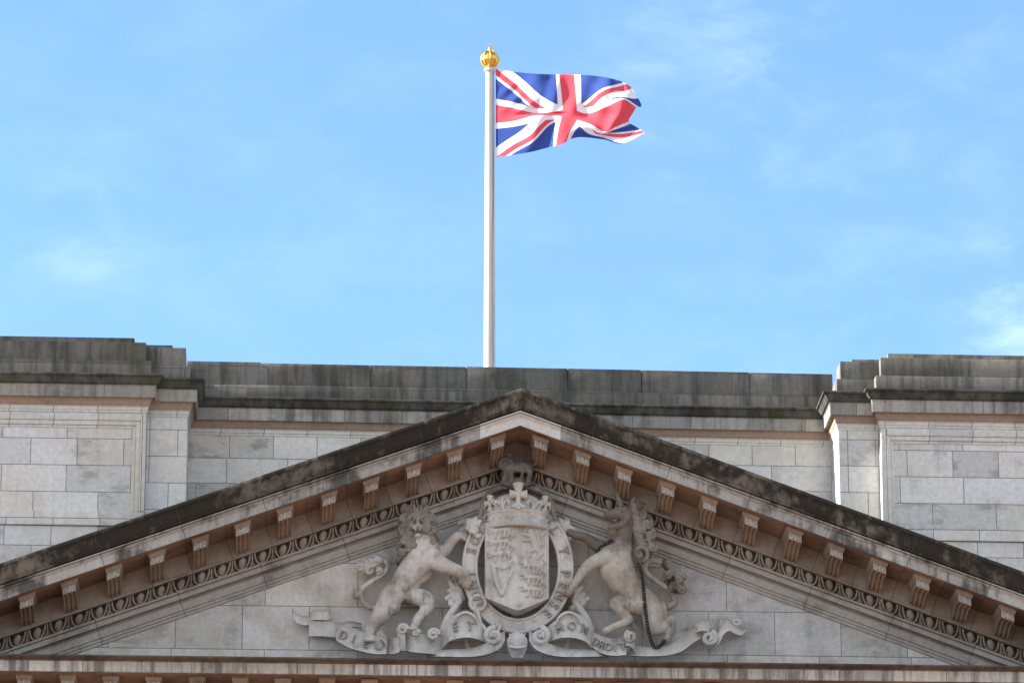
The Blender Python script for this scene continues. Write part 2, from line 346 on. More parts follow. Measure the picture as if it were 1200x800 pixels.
# egg and dart: ovolo, one egg in its shell per 0.315 m, a dart between
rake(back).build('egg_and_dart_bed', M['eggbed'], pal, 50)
eg = MB()
def eggs(mb):
    for sgn in (-1, 1):
        k = 0
        while True:
            xc = .2 + .315*k; k += 1
            if xc > HALF-.5: break
            jx, jz = random.gauss(0, .004), random.gauss(0, .004)
            def at(dx, y, h):                       # local: dx along the slope, h up across the band
                x = sgn*xc+dx+jx; return (x, y, 20.935+h+jz-abs(x)*T)
            V = []; n, m = 12, 7
            for i in range(m+1):
                a = math.pi*i/m; rr = math.sin(a)*(1.0+.22*math.cos(a))
                for j in range(n):
                    q = 2*math.pi*j/n
                    V.append(at(.062*rr*math.cos(q), -.195+.085*rr*math.sin(q)-.02*math.cos(a), .088*math.cos(a)-.002))
            mb.add(V, [(i*n+j, (i+1)*n+j, (i+1)*n+(j+1) % n, i*n+(j+1) % n) for i in range(m) for j in range(n)])
            shell = [at(px_, py_, ph_) for px_, py_, ph_ in ((-.122,-.245,.09),(-.115,-.24,.03),(-.096,-.225,-.035),(-.06,-.20,-.08),(0,-.19,-.099),(.06,-.20,-.08),(.096,-.225,-.035),(.115,-.24,.03),(.122,-.245,.09))]
            mb.tube(shell, .0145, 6)
            dxs = .1575
            mb.tube([at(dxs, -.25, .09), at(dxs, -.235, .03), at(dxs, -.20, -.09)], [.010, .013, .010], 5)
            mb.tube([at(dxs-.040, -.19, -.095), at(dxs, -.225, -.02), at(dxs+.040, -.19, -.095)], [.010, .013, .010], 5)
eggs(eg)
eg.build('egg_and_dart_moulding', M['egg'], pal, 50)

# tympanum wall
MB().add([(-HALF,0,17.2),(HALF,0,17.2),(HALF,0,17.6),(0,0,20.6),(-HALF,0,17.6)], [(0,1,2,3,4)]).build('tympanum', M['tymp'], pal)

# modillions: cap slab, scroll face, fluted underside
def modillion(slope):
    """slope: rise per metre of x that the cap follows (plumb sides)"""
    sh = lambda V: [(x, y, z*.93+slope*x) for x, y, z in V]
    cap = MB()
    prof = [(.130,-.004),(.130,-.034),(.126,-.040),(.122,-.055),(.112,-.072),(.107,-.080),(.104,-.092)]     # half width and depth of the cap, top to bottom
    V = []
    for hw, z in prof: V += [(-hw, -.77+(.130-hw)*1.3, z), (hw, -.77+(.130-hw)*1.3, z), (hw, .0, z), (-hw, .0, z)]
    cap.add(sh(V), [(i*4+j, i*4+(j+1) % 4, (i+1)*4+(j+1) % 4, (i+1)*4+j) for i in range(len(prof)-1) for j in range(4)] + [(0,1,2,3), tuple(len(prof)*4-4+q for q in (3,2,1,0))])
    # body: cross-section across x is three ridges, side outline is a scroll bracket
    side = [(-.715,-.09),(-.73,-.13),(-.727,-.175),(-.70,-.212),(-.65,-.222),(-.58,-.210),(-.48,-.208),(-.38,-.225),(-.28,-.262),(-.18,-.305),(-.09,-.33),(-.02,-.335),(.0,-.33)]
    nx = 17; xs = [-.1+.2*i/(nx-1) for i in range(nx)]
    def groove(x): return .030*(.5+.5*math.cos(2*math.pi*x/.0667*1.0))**2
    body = MB(); V = []
    for (y, z) in side:
        for x in xs:
            d = groove(x)*(1 if y > -.70 else .55)
            V.append((x, y+(d*.8 if y < -.70 else 0), z+(d if y > -.74 else 0)))
    k = nx; Fc = [(i*k+j, i*k+j+1, (i+1)*k+j+1, (i+1)*k+j) for i in range(len(side)-1) for j in range(k-1)]
    n0 = len(V)
    for j in (0, nx-1):
        for (y, z) in side: V.append((xs[j], y, z))
        for (y, z) in side: V.append((xs[j], y, -.10))
    q = len(side)
    for b0 in (n0, n0+2*q): Fc += [(b0+i, b0+i+1, b0+q+i+1, b0+q+i) for i in range(q-1)]
    body.add(sh(V), Fc)
    face = MB()
    for sx in (-1, 1):
        pts = []
        for i in range(15):
            a = -math.pi*.5+sx*i/14*2*math.pi*1.15; r = .046*(1-.62*i/14)
            pts.append((sx*.05+r*math.cos(a)*1.0, -.742-.02*(i/14), -.155+r*math.sin(a)))
        face.tube(sh(pts), .013, 6)
        face.ball(sh([(sx*.05, -.75, -.155)])[0], (.02,.022,.02), 8)
    face.add(sh([(-.099,-.736,-.094),(.099,-.736,-.094),(.099,-.740,-.205),(-.099,-.740,-.205)]), [(0,1,2,3)])
    face.tube(sh([(0,-.755,-.10),(0,-.76,-.155),(0,-.75,-.21)]), [.016,.02,.01], 6)
    return cap, body, face
rakem = bpy.data.objects['gutter_moulding']
def place_modillions(x, z, protos, key, parent):
    if key not in protos:
        cap, body, face = modillion(key)
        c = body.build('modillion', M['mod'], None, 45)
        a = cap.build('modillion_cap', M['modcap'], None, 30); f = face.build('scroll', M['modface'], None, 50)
        protos[key] = (c, a, f); new = (c, a, f)
    else:
        new = tuple(q.copy() for q in protos[key])
        for q in new: COL.objects.link(q)
    c, a, f = new
    c.location = (x+random.gauss(0, .004), -.29+random.gauss(0, .006), z+random.gauss(0, .003)); c.rotation_euler = (random.gauss(0, .006), 0, random.gauss(0, .008)); c.parent = parent
    for q in (a, f): q.parent = c
protos = {}
for k in range(16):
    for s in (-1, 1):
        x = s*(.33+.66*k); place_modillions(x, 21.395-abs(x)*T, protos, -s*T, pal)

# horizontal cornice under the gable (the same projection), with its own modillions
def sweepx(prof, x0, x1, step=2.0, close=False):
    mb = MB(); mb.uv = []; n = max(1, int((x1-x0)/step)); k = len(prof)
    V = []; 
    for i in range(n+1):
        x = x0+(x1-x0)*i/n
        for y, z in prof: V.append((x, y, z)); mb.uv.append((x+30, z))
    return mb.add(V, [(i*k+j, (i+1)*k+j, (i+1)*k+j+1, i*k+j+1) for i in range(n) for j in range(k-1)])
HW = 11.9
sweepx([(.0,17.64),(-1.1,17.605),(-1.48,17.592),(-1.50,17.585),(-1.50,17.565),(-1.47,17.555)] + curve((-1.465,17.55),(-1.40,17.515),'ovolo',4) + [(-1.395,17.512)], -HW, HW).build('cornice_top_moulding', M['hcyma'], pal, 35)
sweepx([(-1.395,17.512),(-1.385,17.505),(-1.38,17.495),(-1.38,17.36),(-1.373,17.352),(-1.345,17.352),(-1.34,17.375)], -HW, HW).build('lower_corona', M['hcorona'], pal, 35)
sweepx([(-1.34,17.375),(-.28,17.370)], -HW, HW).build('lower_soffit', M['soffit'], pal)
sweepx([(-.28,17.40),(-.28,17.02),(-.2,17.0),(-.2,16.0),(-.12,15.95),(-.12,15.0),(.02,15.0)], -HW, HW).build('entablature', M['frieze'], pal, 30)
for k in range(18):
    for s in (-1, 1):
        x = s*(.33+.66*k)
        if k < 15: place_modillions(x, 17.374, protos, 0.0, pal)

# attic: recessed centre, stepped piers, panelled flanks
XB1, XB2, XE, XL = 5.86, 5.21, 34.0, 34.0
Y1, Y2, YR = .30, .50, 1.50
wl = MB()
for s in (-1, 1):
    a, b = sorted((s*XB1, s*XE)); MB().box(a, b, Y1, Y1+1.6, 20.05, 21.95, .008).build('attic_flank_wall', M['wall'], pal)
for s in (-1, 1):
    wl = MB(); a, b = sorted((s*XB1, s*XE)); wl.box(a, b, Y1+.012, Y1+1.6, 15.0, 20.02, 0)
    wl.box(a, b, Y1-.03, Y1+.3, 20.03, 20.26, .012)
    wl.build('attic_base_course', M['wall'], pal)
wl = MB()
for s in (-1, 1):
    a, b = sorted((s*(XB2), s*(XB1-.002))); MB().box(a, b, Y2, Y2+1.6, 15.0, 21.95, .010).build('attic_pier', M['pier'], pal)
MB().box(-XB2+.003, XB2-.003, YR, YR+1.2, 15.0, 21.98, 0).build('attic_recess_wall', M['recess'], pal)
# moulded panel frames on the flanks
for s in (-1, 1):
    f = MB(); top, bot = 21.86, 20.262
    def bar(x0, x1, z0, z1, pr): f.box(min(x0, x1), max(x0, x1), Y1-pr, Y1+.05, z0, z1, .008)
    e = XB1
    bar(s*e, s*(e+.085), bot, top, .045); bar(s*(e+.087), s*(e+.16), bot, top-.115, .03); bar(s*(e+.162), s*(e+.205), bot, top-.19, .012)
    bar(s*(e+.087), s*(XE-.1), top-.113, top, .045); bar(s*(e+.162), s*(XE-.1), top-.188, top-.115, .03); bar(s*(e+.207), s*(XE-.1), top-.235, top-.19, .012)
    f.build('panel_frame', M['frame'], pal, 30)

# attic cornice: one profile carried round every break of the wall
PATH = [(-XE, Y1), (-XB1, Y1), (-XB1, Y2), (-XB2, Y2), (-XB2, YR), (XB2, YR), (XB2, Y2), (XB1, Y2), (XB1, Y1), (XE, Y1)]
def around(prof):
    """prof: (projection, z); mitred at the corners of PATH"""
    mb = MB(); V = []; k = len(prof); n = len(PATH)
    for i, (x, y) in enumerate(PATH):
        def nrm(a, b):
            dx, dy = b[0]-a[0], b[1]-a[1]; l = math.hypot(dx, dy); return (dy/l, -dx/l)
        n1 = nrm(PATH[max(i-1, 0)], PATH[max(i, 1)]); n2 = nrm(PATH[min(i, n-2)], PATH[min(i+1, n-1)])
        ox, oy = (n1[0]+n2[0], n1[1]+n2[1]) if n1 != n2 else n1
        for p, z in prof: V.append((x+ox*p, y+oy*p, z))
    return mb.add(V, [(i*k+j, (i+1)*k+j, (i+1)*k+j+1, i*k+j+1) for i in range(n-1) for j in range(k-1)])
around([(-.3,22.52),(.0,22.515),(.22,22.475),(.255,22.47),(.26,22.462),(.26,22.435)] + curve((.255,22.43),(.155,22.315),'cyma',8) + [(.15,22.302)]).build('attic_cornice_moulding', M['acyma'], pal, 35)
around([(.15,22.302),(.148,22.292),(.142,22.29),(.14,22.282),(.14,22.115),(.136,22.107),(.115,22.107),(.113,22.12)]).build('attic_fascia', M['afascia'], pal, 30)
around([(.113,22.12),(.09,22.117)] + curve((.088,22.115),(.035,21.995),'cyma',6) + [(.034,21.985)]).build('attic_bed_moulding', M['abrown'], pal, 30)
around([(.034,21.985),(.032,21.975),(.024,21.973),(.024,21.93),(.02,21.925),(.012,21.92),(.01,21.885),(-.02,21.883)]).build('attic_fillet', M['frame'], pal, 30)

# parapet blocks above the cornice
pb = MB()
pb.box(-XB2-.06, XB2+.06, YR+.02, YR+.62, 22.44, 22.755, .015); 
xx = -XB2-.06
while xx < XB2:                                                      # coping stones, none quite level with the next
    nx_ = min(xx+random.uniform(1.1, 1.9), XB2+.06); nx_ = XB2+.06 if XB2-nx_ < .6 else nx_
    d1, d2 = random.gauss(0, .006), random.gauss(0, .005); pb.box(xx+.002, nx_-.002, YR+.05+d1, YR+.58, 22.75, 23.145+d2, .02); xx = nx_
for s in (-1, 1):
    def q(x0, x1, y0, y1, z0, z1): a, b = sorted((s*x0, s*x1)); MB().box(a, b, y0, y1, z0, z1, .016).build('parapet_block', M['parapet'], pal, 30)
    q(XB1-.06, XE, Y1-.045, Y1+.5, 22.44, 22.745); q(XB1+.03, XE, Y1+.0, Y1+.5, 22.74, 23.06)
    q(XB2-.02, XB1+.4, Y2-.04, Y2+.5, 22.44, 22.735); q(XB2+.05, XB1+.4, Y2+.0, Y2+.5, 22.73, 23.045)
    q(XB2+.27, XE, Y2+.25, Y2+1.3, 22.44, 23.16)
    q(XB1+.24, XE, Y2+.45, Y2+1.3, 22.44, 23.33)
pb.build('parapet', M['parapet'], pal, 30)
# attic sheared to fit the view: rises five centimetres over ten metres leftwards
for o in list(pal.children):
    if o.name.split('.')[0] in ('parapet','parapet_block','attic_cornice_moulding','attic_fascia','attic_bed_moulding','attic_fillet','panel_frame','attic_base_course','attic_pier','attic_flank_wall'):
        for v in o.data.vertices: v.co.z += max(-.05, min(.08, -.0052*(v.co.x-4.5)))
MB().box(-XE, XE, 2.0, 22.0, 15.2, 22.2, 0).build('roof', M['lead'], pal)
lw = MB(); lw.box(-XE, -HW-.01, .32, 2.0, 0, 15.0, 0); lw.box(HW+.01, XE, .32, 2.0, 0, 15.0, 0); lw.box(-HW, HW, .02, 2.0, 0, 15.02, 0)
lw.build('lower_wall', M['wall'], pal)

# ------------------------------------------------------------------ flagpole and flag
PY = 9.0
fp = empty('flagpole', (0, PY, 22.2), 'tall white flagpole with gilt crown finial rising behind the parapet', 'flagpole')
top = P(574, 80, PY)[2]; PXo = 0.012
pp = MB().lathe((PXo, PY, 22.2), [(.17,0),(.17,.12),(.114,.16),(.110,2.0),(.097,6.0),(.080,top-22.2-.15),(.080,top-22.2-.08),(.108,top-22.2-.07),(.108,top-22.2-.02),(.07,top-22.2),(.0,top-22.2)], 28)
pp.build('pole', M['pole'], fp, 40)
MB().box(-.4, .4, PY-.4, PY+.4, 21.9, 22.26, .02).build('base_plinth', M['lead'], fp)
fin = MB(); zc = top+.175
zc -= .012
fin.lathe((PXo, PY, zc), [(.0,-.185),(.06,-.18),(.075,-.165),(.06,-.15)]+[(.148*math.cos(a), .155*math.sin(a)) for a in [R(q) for q in range(-62, 63, 12)]]+[(.05,.16),(.045,.18),(.0,.185)], 24)
fin.lathe((PXo, PY, zc), [(.149,-.035),(.165,-.03),(.165,.03),(.149,.035)], 24)
for k in range(8):
    a = k*math.pi/4
    fin.tube([(PXo+.160*math.cos(a)*math.cos(e), PY+.160*math.sin(a)*math.cos(e), zc+.166*math.sin(e)) for e in [R(q) for q in range(-60, 86, 12)]], .016, 6)
fin.ball((PXo, PY, zc+.215), .035, 10); fin.box(PXo-.012, PXo+.012, PY-.012, PY+.012, zc+.24, zc+.31, .003); fin.box(PXo-.035, PXo+.035, PY-.011, PY+.011, zc+.265, zc+.288, .003)
fin.build('finial', M['gold'], fp, 40)
MB().tube([(PXo+.05, PY-.125, 23.0), (PXo+.062, PY-.11, 25.0), (PXo+.045, PY-.11, 27.2), (PXo+.06, PY-.09, 28.6), (PXo+.055, PY-.085, top-.1)], .008, 5).build('halyard', M['rope'], fp)

US = [0, .125, .25, .375, .5, .625, .75, .875, 1]
VS = [0, .2, .4, .5, .6, .8, 1]
GX = [[205,315,425,530,612,748,858,945,1000],
      [205,315,425,532,630,742,845,955,1058],
      [205,318,428,535,640,742,850,950,1030],
      [205,318,428,538,643,750,855,945,1012],
      [205,318,428,535,632,757,842,900,985],
      [205,312,422,520,608,700,790,888,1030],
      [205,305,415,515,585,680,835,945,1078]]
GY = [[200,222,232,237,238,242,256,280,312],
      [310,328,362,366,350,350,338,362,415],
      [415,436,462,458,440,466,428,385,430],
      [465,474,470,466,468,496,492,448,458],
      [522,508,478,478,490,528,572,548,512],
      [622,612,606,560,560,572,590,585,545],
      [722,708,690,664,648,606,618,642,578]]
GD = [[0,.02,-.06,.05,.10,-.04,-.10,.06,.14],       # depth of the billows, metres
      [0,.06,-.02,-.06,.10,.06,-.12,-.06,.16],
      [0,-.05,.10,.06,-.04,.12,-.05,-.16,.0],
      [0,.05,.0,.14,-.03,.02,.02,-.12,.05],
      [0,-.04,-.12,-.02,-.02,-.12,-.10,.0,.10],
      [0,.03,-.06,.08,-.10,.06,.16,.14,.16],
      [0,-.02,.05,.10,-.06,.12,.20,.02,.05]]
def bigrid(G, n, m):
    A = np.array([catmull(np.array(r)[:, None], n)[:, 0] for r in G])       # resample along u
    return np.array([catmull(A[:, i][:, None], m)[:, 0] for i in range(A.shape[1])])   # (nu, nv) with v uneven
nu_, nv_ = 14, 14
bx, by, bd = (bigrid(q, nu_, nv_) for q in (GX, GY, GD))
vv = catmull(np.array(VS)[:, None], nv_)[:, 0]
fl = MB(); fl.uv = []; V = []
NU, NV = bx.shape
for i in range(NU):
    u = i/(NU-1)
    for j in range(NV):
        px, py = 540+bx[i, j]/5, 40+by[i, j]/5
        along = (px-581)/65.0
        y = PY-.08 - along*.60 + bd[i, j]*min(1, u*5)*.9 + .022*math.sin(u*38+vv[j]*9)*min(1, u*3) + .030*math.sin(62*(u+.55*(vv[j]-.2)))*max(0, 1-abs(u-.16)/.2)*max(0, 1-abs(vv[j]-.3)/.28) + .018*math.sin(50*(u*.7-vv[j]*.8))*max(0, (u-.35))*1.5
        V.append(P(px, py, y)); fl.uv.append((u, 1-vv[j]))
fl.add(V, [(i*NV+j, (i+1)*NV+j, (i+1)*NV+j+1, i*NV+j+1) for i in range(NU-1) for j in range(NV-1)])
org = V[0]; fl_o = fl.build('flag', M['flag'], None, 179)
tag(fl_o, 'red white and blue Union flag flying from the white pole', 'flag')

# ------------------------------------------------------------------ carving: signed-distance modelling meshed by surface nets
class Sculpt:
    def __init__(s, lo, hi, h):
        s.lo = np.array(lo, float); s.h = h; n = np.ceil((np.array(hi)-s.lo)/h).astype(int)+1
        s.ax = [s.lo[i]+h*np.arange(n[i]) for i in range(3)]
        s.f = np.full(n, 1.0, np.float32)
    def region(s, lo, hi):
        sl = []
        for i in range(3):
            a = int(np.clip(np.floor((lo[i]-s.lo[i])/s.h), 0, s.f.shape[i])); b = int(np.clip(np.ceil((hi[i]-s.lo[i])/s.h)+1, 0, s.f.shape[i])); sl.append(slice(a, b))
        g = np.meshgrid(*[s.ax[i][sl[i]] for i in range(3)], indexing='ij', sparse=True)
        return tuple(sl), g
    def blend(s, sl, d, k, sub=False):
        f = s.f[sl]
        if f.size == 0: return
        if sub: f, d = -f, d
        hh = np.maximum(k-np.abs(f-d), 0)/max(k, 1e-6)
        r = np.minimum(f, d)-hh*hh*k*.25
        s.f[sl] = -r if sub else r
    def cap(s, a, b, ra, rb, k=.03, sub=False):
        a, b = np.array(a, float), np.array(b, float); m = max(ra, rb)+k+3*s.h
        sl, (X, Y, Z) = s.region(np.minimum(a, b)-m, np.maximum(a, b)+m)
        ba = b-a; L = max(1e-9, ba.dot(ba))
        t = np.clip(((X-a[0])*ba[0]+(Y-a[1])*ba[1]+(Z-a[2])*ba[2])/L, 0, 1)
        d = np.sqrt((X-a[0]-t*ba[0])**2+(Y-a[1]-t*ba[1])**2+(Z-a[2]-t*ba[2])**2)-(ra+(rb-ra)*t)
        s.blend(sl, d, k, sub)
    def ell(s, c, r, k=.03, rot=0.0, sub=False):
        """ellipsoid with half axes r, turned by rot in the picture plane"""
        c = np.array(c, float); r = np.array(r, float); m = r.max()+k+3*s.h
        sl, (X, Y, Z) = s.region(c-m, c+m)
        x, y, z = X-c[0], Y-c[1], Z-c[2]; cs, sn = math.cos(rot), math.sin(rot)
        x, z = x*cs+z*sn, -x*sn+z*cs
        k0 = np.sqrt((x/r[0])**2+(y/r[1])**2+(z/r[2])**2); k1 = np.sqrt((x/r[0]**2)**2+(y/r[1]**2)**2+(z/r[2]**2)**2)+1e-9
        s.blend(sl, k0*(k0-1)/k1, k, sub)
    def path(s, pts, k=.03, n=4, sub=False):
        """pts: (px, py, y, radius)"""
        w = [tuple(P(q[0], q[1], q[2]))+(q[3],) for q in pts]
        c = catmull(w, n) if len(w) > 2 else np.array(w)
        for a, b in zip(c, c[1:]): s.cap(a[:3], b[:3], a[3], b[3], k, sub)
    def mesh(s):
        f = s.f; ins = f < 0; n = np.array(f.shape)-1
        cs = [(i, j, k) for i in (0,1) for j in (0,1) for k in (0,1)]
        cut = lambda A, c: A[c[0]:c[0]+n[0], c[1]:c[1]+n[1], c[2]:c[2]+n[2]]
        cnt = sum(cut(ins, c).astype(np.int8) for c in cs); mask = (cnt > 0) & (cnt < 8)
        ijk = np.argwhere(mask); idx = np.full(n, -1, int); idx[mask] = np.arange(len(ijk))
        val = np.array([cut(f, c)[mask] for c in cs])
        acc = np.zeros((len(ijk), 3)); num = np.zeros(len(ijk))
        for a in range(8):
            for b in range(a+1, 8):
                df = np.abs(np.array(cs[a])-np.array(cs[b]))
                if df.sum() != 1: continue
                va, vb = val[a], val[b]; x = (va < 0) != (vb < 0)
                t = np.where(x, va/np.where(va-vb == 0, 1, va-vb), 0)
                p = np.array(cs[a])+t[:, None]*(np.array(cs[b])-np.array(cs[a])); acc[x] += p[x]; num[x] += 1
        V = s.lo+s.h*(ijk+acc/num[:, None])
        F = []
        for ax in range(3):
            o1, o2 = (ax+1) % 3, (ax+2) % 3
            A = [slice(None)]*3; B = [slice(None)]*3; A[ax] = slice(0, -1); B[ax] = slice(1, None)
            ch = np.argwhere(ins[tuple(A)] != ins[tuple(B)])
            ch = ch[(ch[:, o1] > 0) & (ch[:, o2] > 0) & (ch[:, o1] < n[o1]) & (ch[:, o2] < n[o2]) & (ch[:, ax] < n[ax])]
            e1, e2 = np.eye(3, dtype=int)[o1], np.eye(3, dtype=int)[o2]
            q = np.stack([idx[tuple((ch-d).T)] for d in (0*e1, e1, e1+e2, e2)], 1)
            inn = ins[tuple(ch.T)]; q[~inn] = q[~inn][:, ::-1]; F.append(q)
        return V, np.vstack(F)
    def build(s, name, m, parent):
        V, F = s.mesh(); off = np.array(parent_loc(parent))
        me = bpy.data.meshes.new(name); me.from_pydata((V-off).tolist(), [], F.tolist()); me.shade_smooth(); me.materials.append(m)
        o = bpy.data.objects.new(name, me); COL.objects.link(o); o.parent = parent; return o
def bounds(x0, y0, x1, y1, d0, d1):
    c = [P(a, b, d) for a in (x0, x1) for b in (y0, y1) for d in (d0, d1)]
    return np.min(c, 0), np.max(c, 0)

def spiral(sc, cx, cy, r0, turns, a0, d, w, dirn=1, k=.004):
    n = int(9*turns)+4
    sc.path([(cx+r0*(1-.85*t)*math.cos(a0+dirn*t*turns*6.2832), cy-r0*(1-.85*t)*math.sin(a0+dirn*t*turns*6.2832), d-.05*t, w*(1-.35*t)) for t in np.linspace(0, 1, n)], k, 2)
# ---- the lion
lion = empty('lion_statue', tuple(P(470, 765, -.35)), 'carved stone lion rearing left of the shield, face to the viewer', 'sculpture')
L = Sculpt(*bounds(408, 582, 556, 768, -1.0, .03), .0125)
L.path([(500,641,-.42,.19),(495,652,-.45,.215),(485,663,-.43,.19),(475,676,-.40,.155),(467,688,-.38,.140),(458,701,-.37,.165)], .05)
L.ell(P(456,706,-.38), (.155,.17,.21), .05, .6)
L.ell(P(501,653,-.53), (.14,.12,.17), .04, .5)
L.path([(455,706,-.43,.16),(446.5,719,-.46,.125),(439,729,-.40,.086),(434.5,736,-.37,.062),(432.5,743,-.38,.06)], .045)
L.ell(P(433,747,-.43), (.085,.12,.058), .03)
for dx in (-4, -1, 2, 5): L.ell(P(432+dx,749.5,-.52), (.028,.05,.036), .012)
L.path([(470,696,-.24,.14),(486,698,-.26,.125),(500,703,-.29,.115),(500,712,-.28,.080),(490,724,-.36,.058),(486.5,731,-.36,.055)], .045)
L.ell(P(485.5,734,-.42), (.075,.11,.055), .03)
for dx in (-4, -1, 2): L.ell(P(485+dx,736.5,-.50), (.026,.045,.032), .012)
L.path([(502,650,-.46,.15),(514,659,-.54,.115),(527,665,-.55,.088),(538,669,-.53,.075),(545,674,-.53,.07)], .045)
for a, b in ((540,682),(544,685),(548,686),(551,682)): L.path([(544,675,-.55,.045),(a,b,-.56,.032),(a,b+3,-.53,.018)], .015)
L.path([(512,648,-.32,.12),(521,645,-.30,.085),(528,635,-.32,.07),(535,628,-.34,.06),(541,626,-.36,.058)], .04)
for a, b in ((545,623),(547,627),(545,631)): L.path([(541,626,-.37,.042),(a,b,-.40,.03),(a+2,b+2,-.39,.014)], .012)
L.path([(446,712,-.24,.05),(437,712,-.20,.045),(428,708,-.20,.042),(423,699,-.20,.04),(424,690,-.20,.04),(431,684,-.20,.038),(440,678,-.22,.038),(449,672,-.23,.036),(454,665,-.22,.034),(453,659,-.2,.033),(448,655,-.2,.035)], .02)
# neck, head
L.path([(497,648,-.44,.20),(492,630,-.49,.18),(489,612,-.52,.14)], .05)
HS = .9
hd = lambda dx, dy, y: P(489.5+dx*HS, 612+dy*HS, -.62+(y+.62)*HS)
def he(c, r, *a): L.ell(hd(*c), tuple(HS*q for q in r), *a)
he((0,-3,-.62), (.135,.15,.145), .03)
he((0,-9,-.70), (.115,.06,.05), .03)                                 # forehead
for s in (-1, 1):
    L.cap(hd(s*1.5,-6,-.785), hd(s*8.5,-9,-.745), .030, .024, .015)   # brow
    he((s*4.8,-2.2,-.785), (.048,.075,.036), .008, s*.25, True)
    he((s*4.8,-2.4,-.752), (.020,.018,.017), .006)
    he((s*3.4,5.6,-.80), (.062,.065,.050), .018)                     # whisker pads
    he((s*7.8,3,-.72), (.045,.06,.06), .025)                         # cheeks
    he((s*11,-11,-.62), (.046,.03,.05), .012, -s*.5); he((s*11,-10.5,-.65), (.024,.03,.03), .008, 0, True)
L.cap(hd(0,-6,-.78), hd(0,2,-.845), .030, .040, .015)
he((0,3.2,-.865), (.046,.025,.026), .010)
he((0,12,-.80), (.074,.16,.052), .008, 0, True)                    # open mouth
he((0,17.2,-.755), (.060,.075,.038), .018)
for s in (-1, 1): L.cap(hd(s*2.6,9,-.83), hd(s*2.6,12,-.835), .012, .004, .004)
for k in range(24):                                                  # belly fur
    t = k/23; x0, y0 = 500-t*26, 665+t*24; L.path([(x0,y0,-.34,.035),(x0+4+rng.normal(),y0+6,-.31,.03),(x0+5+rng.normal()*2,y0+10,-.27,.01)], .008, 3)
for q in range(3): L.path([(451+q*4,712+q*3,-.55+q*.02,.02),(456+q*4,702+q*4,-.545,.02)], .03)
lion_o = L.build('lion_body', M['beast'], lion)
MN = Sculpt(*bounds(456, 578, 524, 676, -1.0, .0), .011)
def lock(cx, cy, d, ang, ln, droop, r, side):
    p = []
    for t in (0, .3, .6, .85, 1.0):
        wob = side*2.2*math.sin(t*6.0)
        p.append((cx+ln*t*math.cos(ang)-wob*math.sin(ang), cy-ln*t*math.sin(ang)*(1-.5*t)+droop*t*t-wob*math.cos(ang)*.4, d+.16*t*t-.03*math.sin(t*3.1), r*(1-.25*t) if t < .8 else r*(1.0-t)*2.2+.006))
    MN.path(p, .004, 4)
for ring, (r0, n_, ln, d0) in enumerate(((14.5, 17, 9, -.50), (12, 18, 8, -.59), (9.5, 19, 6.5, -.67))):
    for k in range(n_):
        a = -.75+(math.pi+1.5)*(k+.5*(ring % 2)+rng.uniform(-.2, .2))/(n_-1)
        lock(489.5+r0*math.cos(a)*.93, 611-r0*math.sin(a)*1.05, d0+rng.uniform(-.03, .03), a, ln*rng.uniform(.8, 1.2)*(.75 if a > .5 and a < 2.6 else 1), 9*rng.uniform(.6, 1.4), rng.uniform(.040, .052), 1 if k % 2 else -1)
for row in range(4):                                                  # beard and chest locks
    for k in range(7-row):
        x0 = 489.5+(k-(6-row)/2)*5.4+rng.normal()*.7; y0 = 625+row*6.5+abs(k-3)*-.6
        lock(x0, y0, -.66+.02*row+abs(k-(6-row)/2)*.022, -math.pi/2+rng.uniform(-.25, .25), 3, 9, .046, 1 if k % 2 else -1)
for k in range(4): lock(471-k*.6, 622+k*9, -.50+.02*k, -math.pi/2-.25, 4, 13, .052, 1 if k % 2 else -1)
for k in range(3): lock(508+k*.8, 622+k*9, -.48+.02*k, -math.pi/2+.2, 4, 12, .048, 1 if k % 2 else -1)
for k in range(7):                                                   # little crown
    a = (k-3)*.42; MN.path([(489.5+9.5*math.sin(a),599-1.5*math.cos(a),-.60-.10*math.cos(a),.026),(489.5+10.2*math.sin(a),593-1.5*math.cos(a)+(1.5 if k%2 else 0),-.60-.11*math.cos(a),.012 if k%2 else .022)], .008)
for cx_, cy_, r_, a_, d_ in ((473,607,4.5,.6,1),(471,620,4.5,.2,1),(474,634,4.5,.0,1),(471,648,4.5,.6,1),(506,607,4.5,2.6,-1),(508,621,4.5,3.0,-1),(506,634,4.5,3.2,-1),(482,638,4,1.0,1),(496,640,4,2.2,-1),(481,597,4,1.2,1),(498,597,4,2.0,-1)): spiral(MN, cx_, cy_, r_, 1.25, a_, -.60, .030, d_)
MN.build('mane', M['mane'], lion_o)
TF = Sculpt(*bounds(402, 640, 460, 704, -.6, .02), .011)
for k in range(15):                                                  # flame-like tuft at the end of the tail
    t = k/14; x0, y0 = 449-t*17, 656+t*5; sg_ = 1 if k % 2 else -1; up_ = (-1 if k % 3 == 0 else 1)
    TF.path([(x0,y0,-.22,.030),(x0-4,y0+1+up_*3,-.26-.03*(k%3),.034),(x0-9+rng.normal(),y0+3+up_*4+sg_*2,-.25,.028),(x0-13+rng.normal()*2,y0+5+up_*7,-.17,.007)], .004, 4)
for k in range(6): TF.path([(423,697,-.2,.026),(418,692+k*1.4,-.21,.024),(414+rng.normal(),688+k*2.8,-.16,.007)], .004, 4)
for cx_, cy_, r_, a_, d_ in ((440,660,5.5,.4,1),(432,668,5.5,2.4,-1),(428,659,4.5,1.6,1),(421,665,4.5,3.0,-1),(444,668,4,4.4,1)): spiral(TF, cx_, cy_, r_, 1.25, a_, -.27, .030, d_)
TF.build('tail_tuft', M['beast'], lion_o)

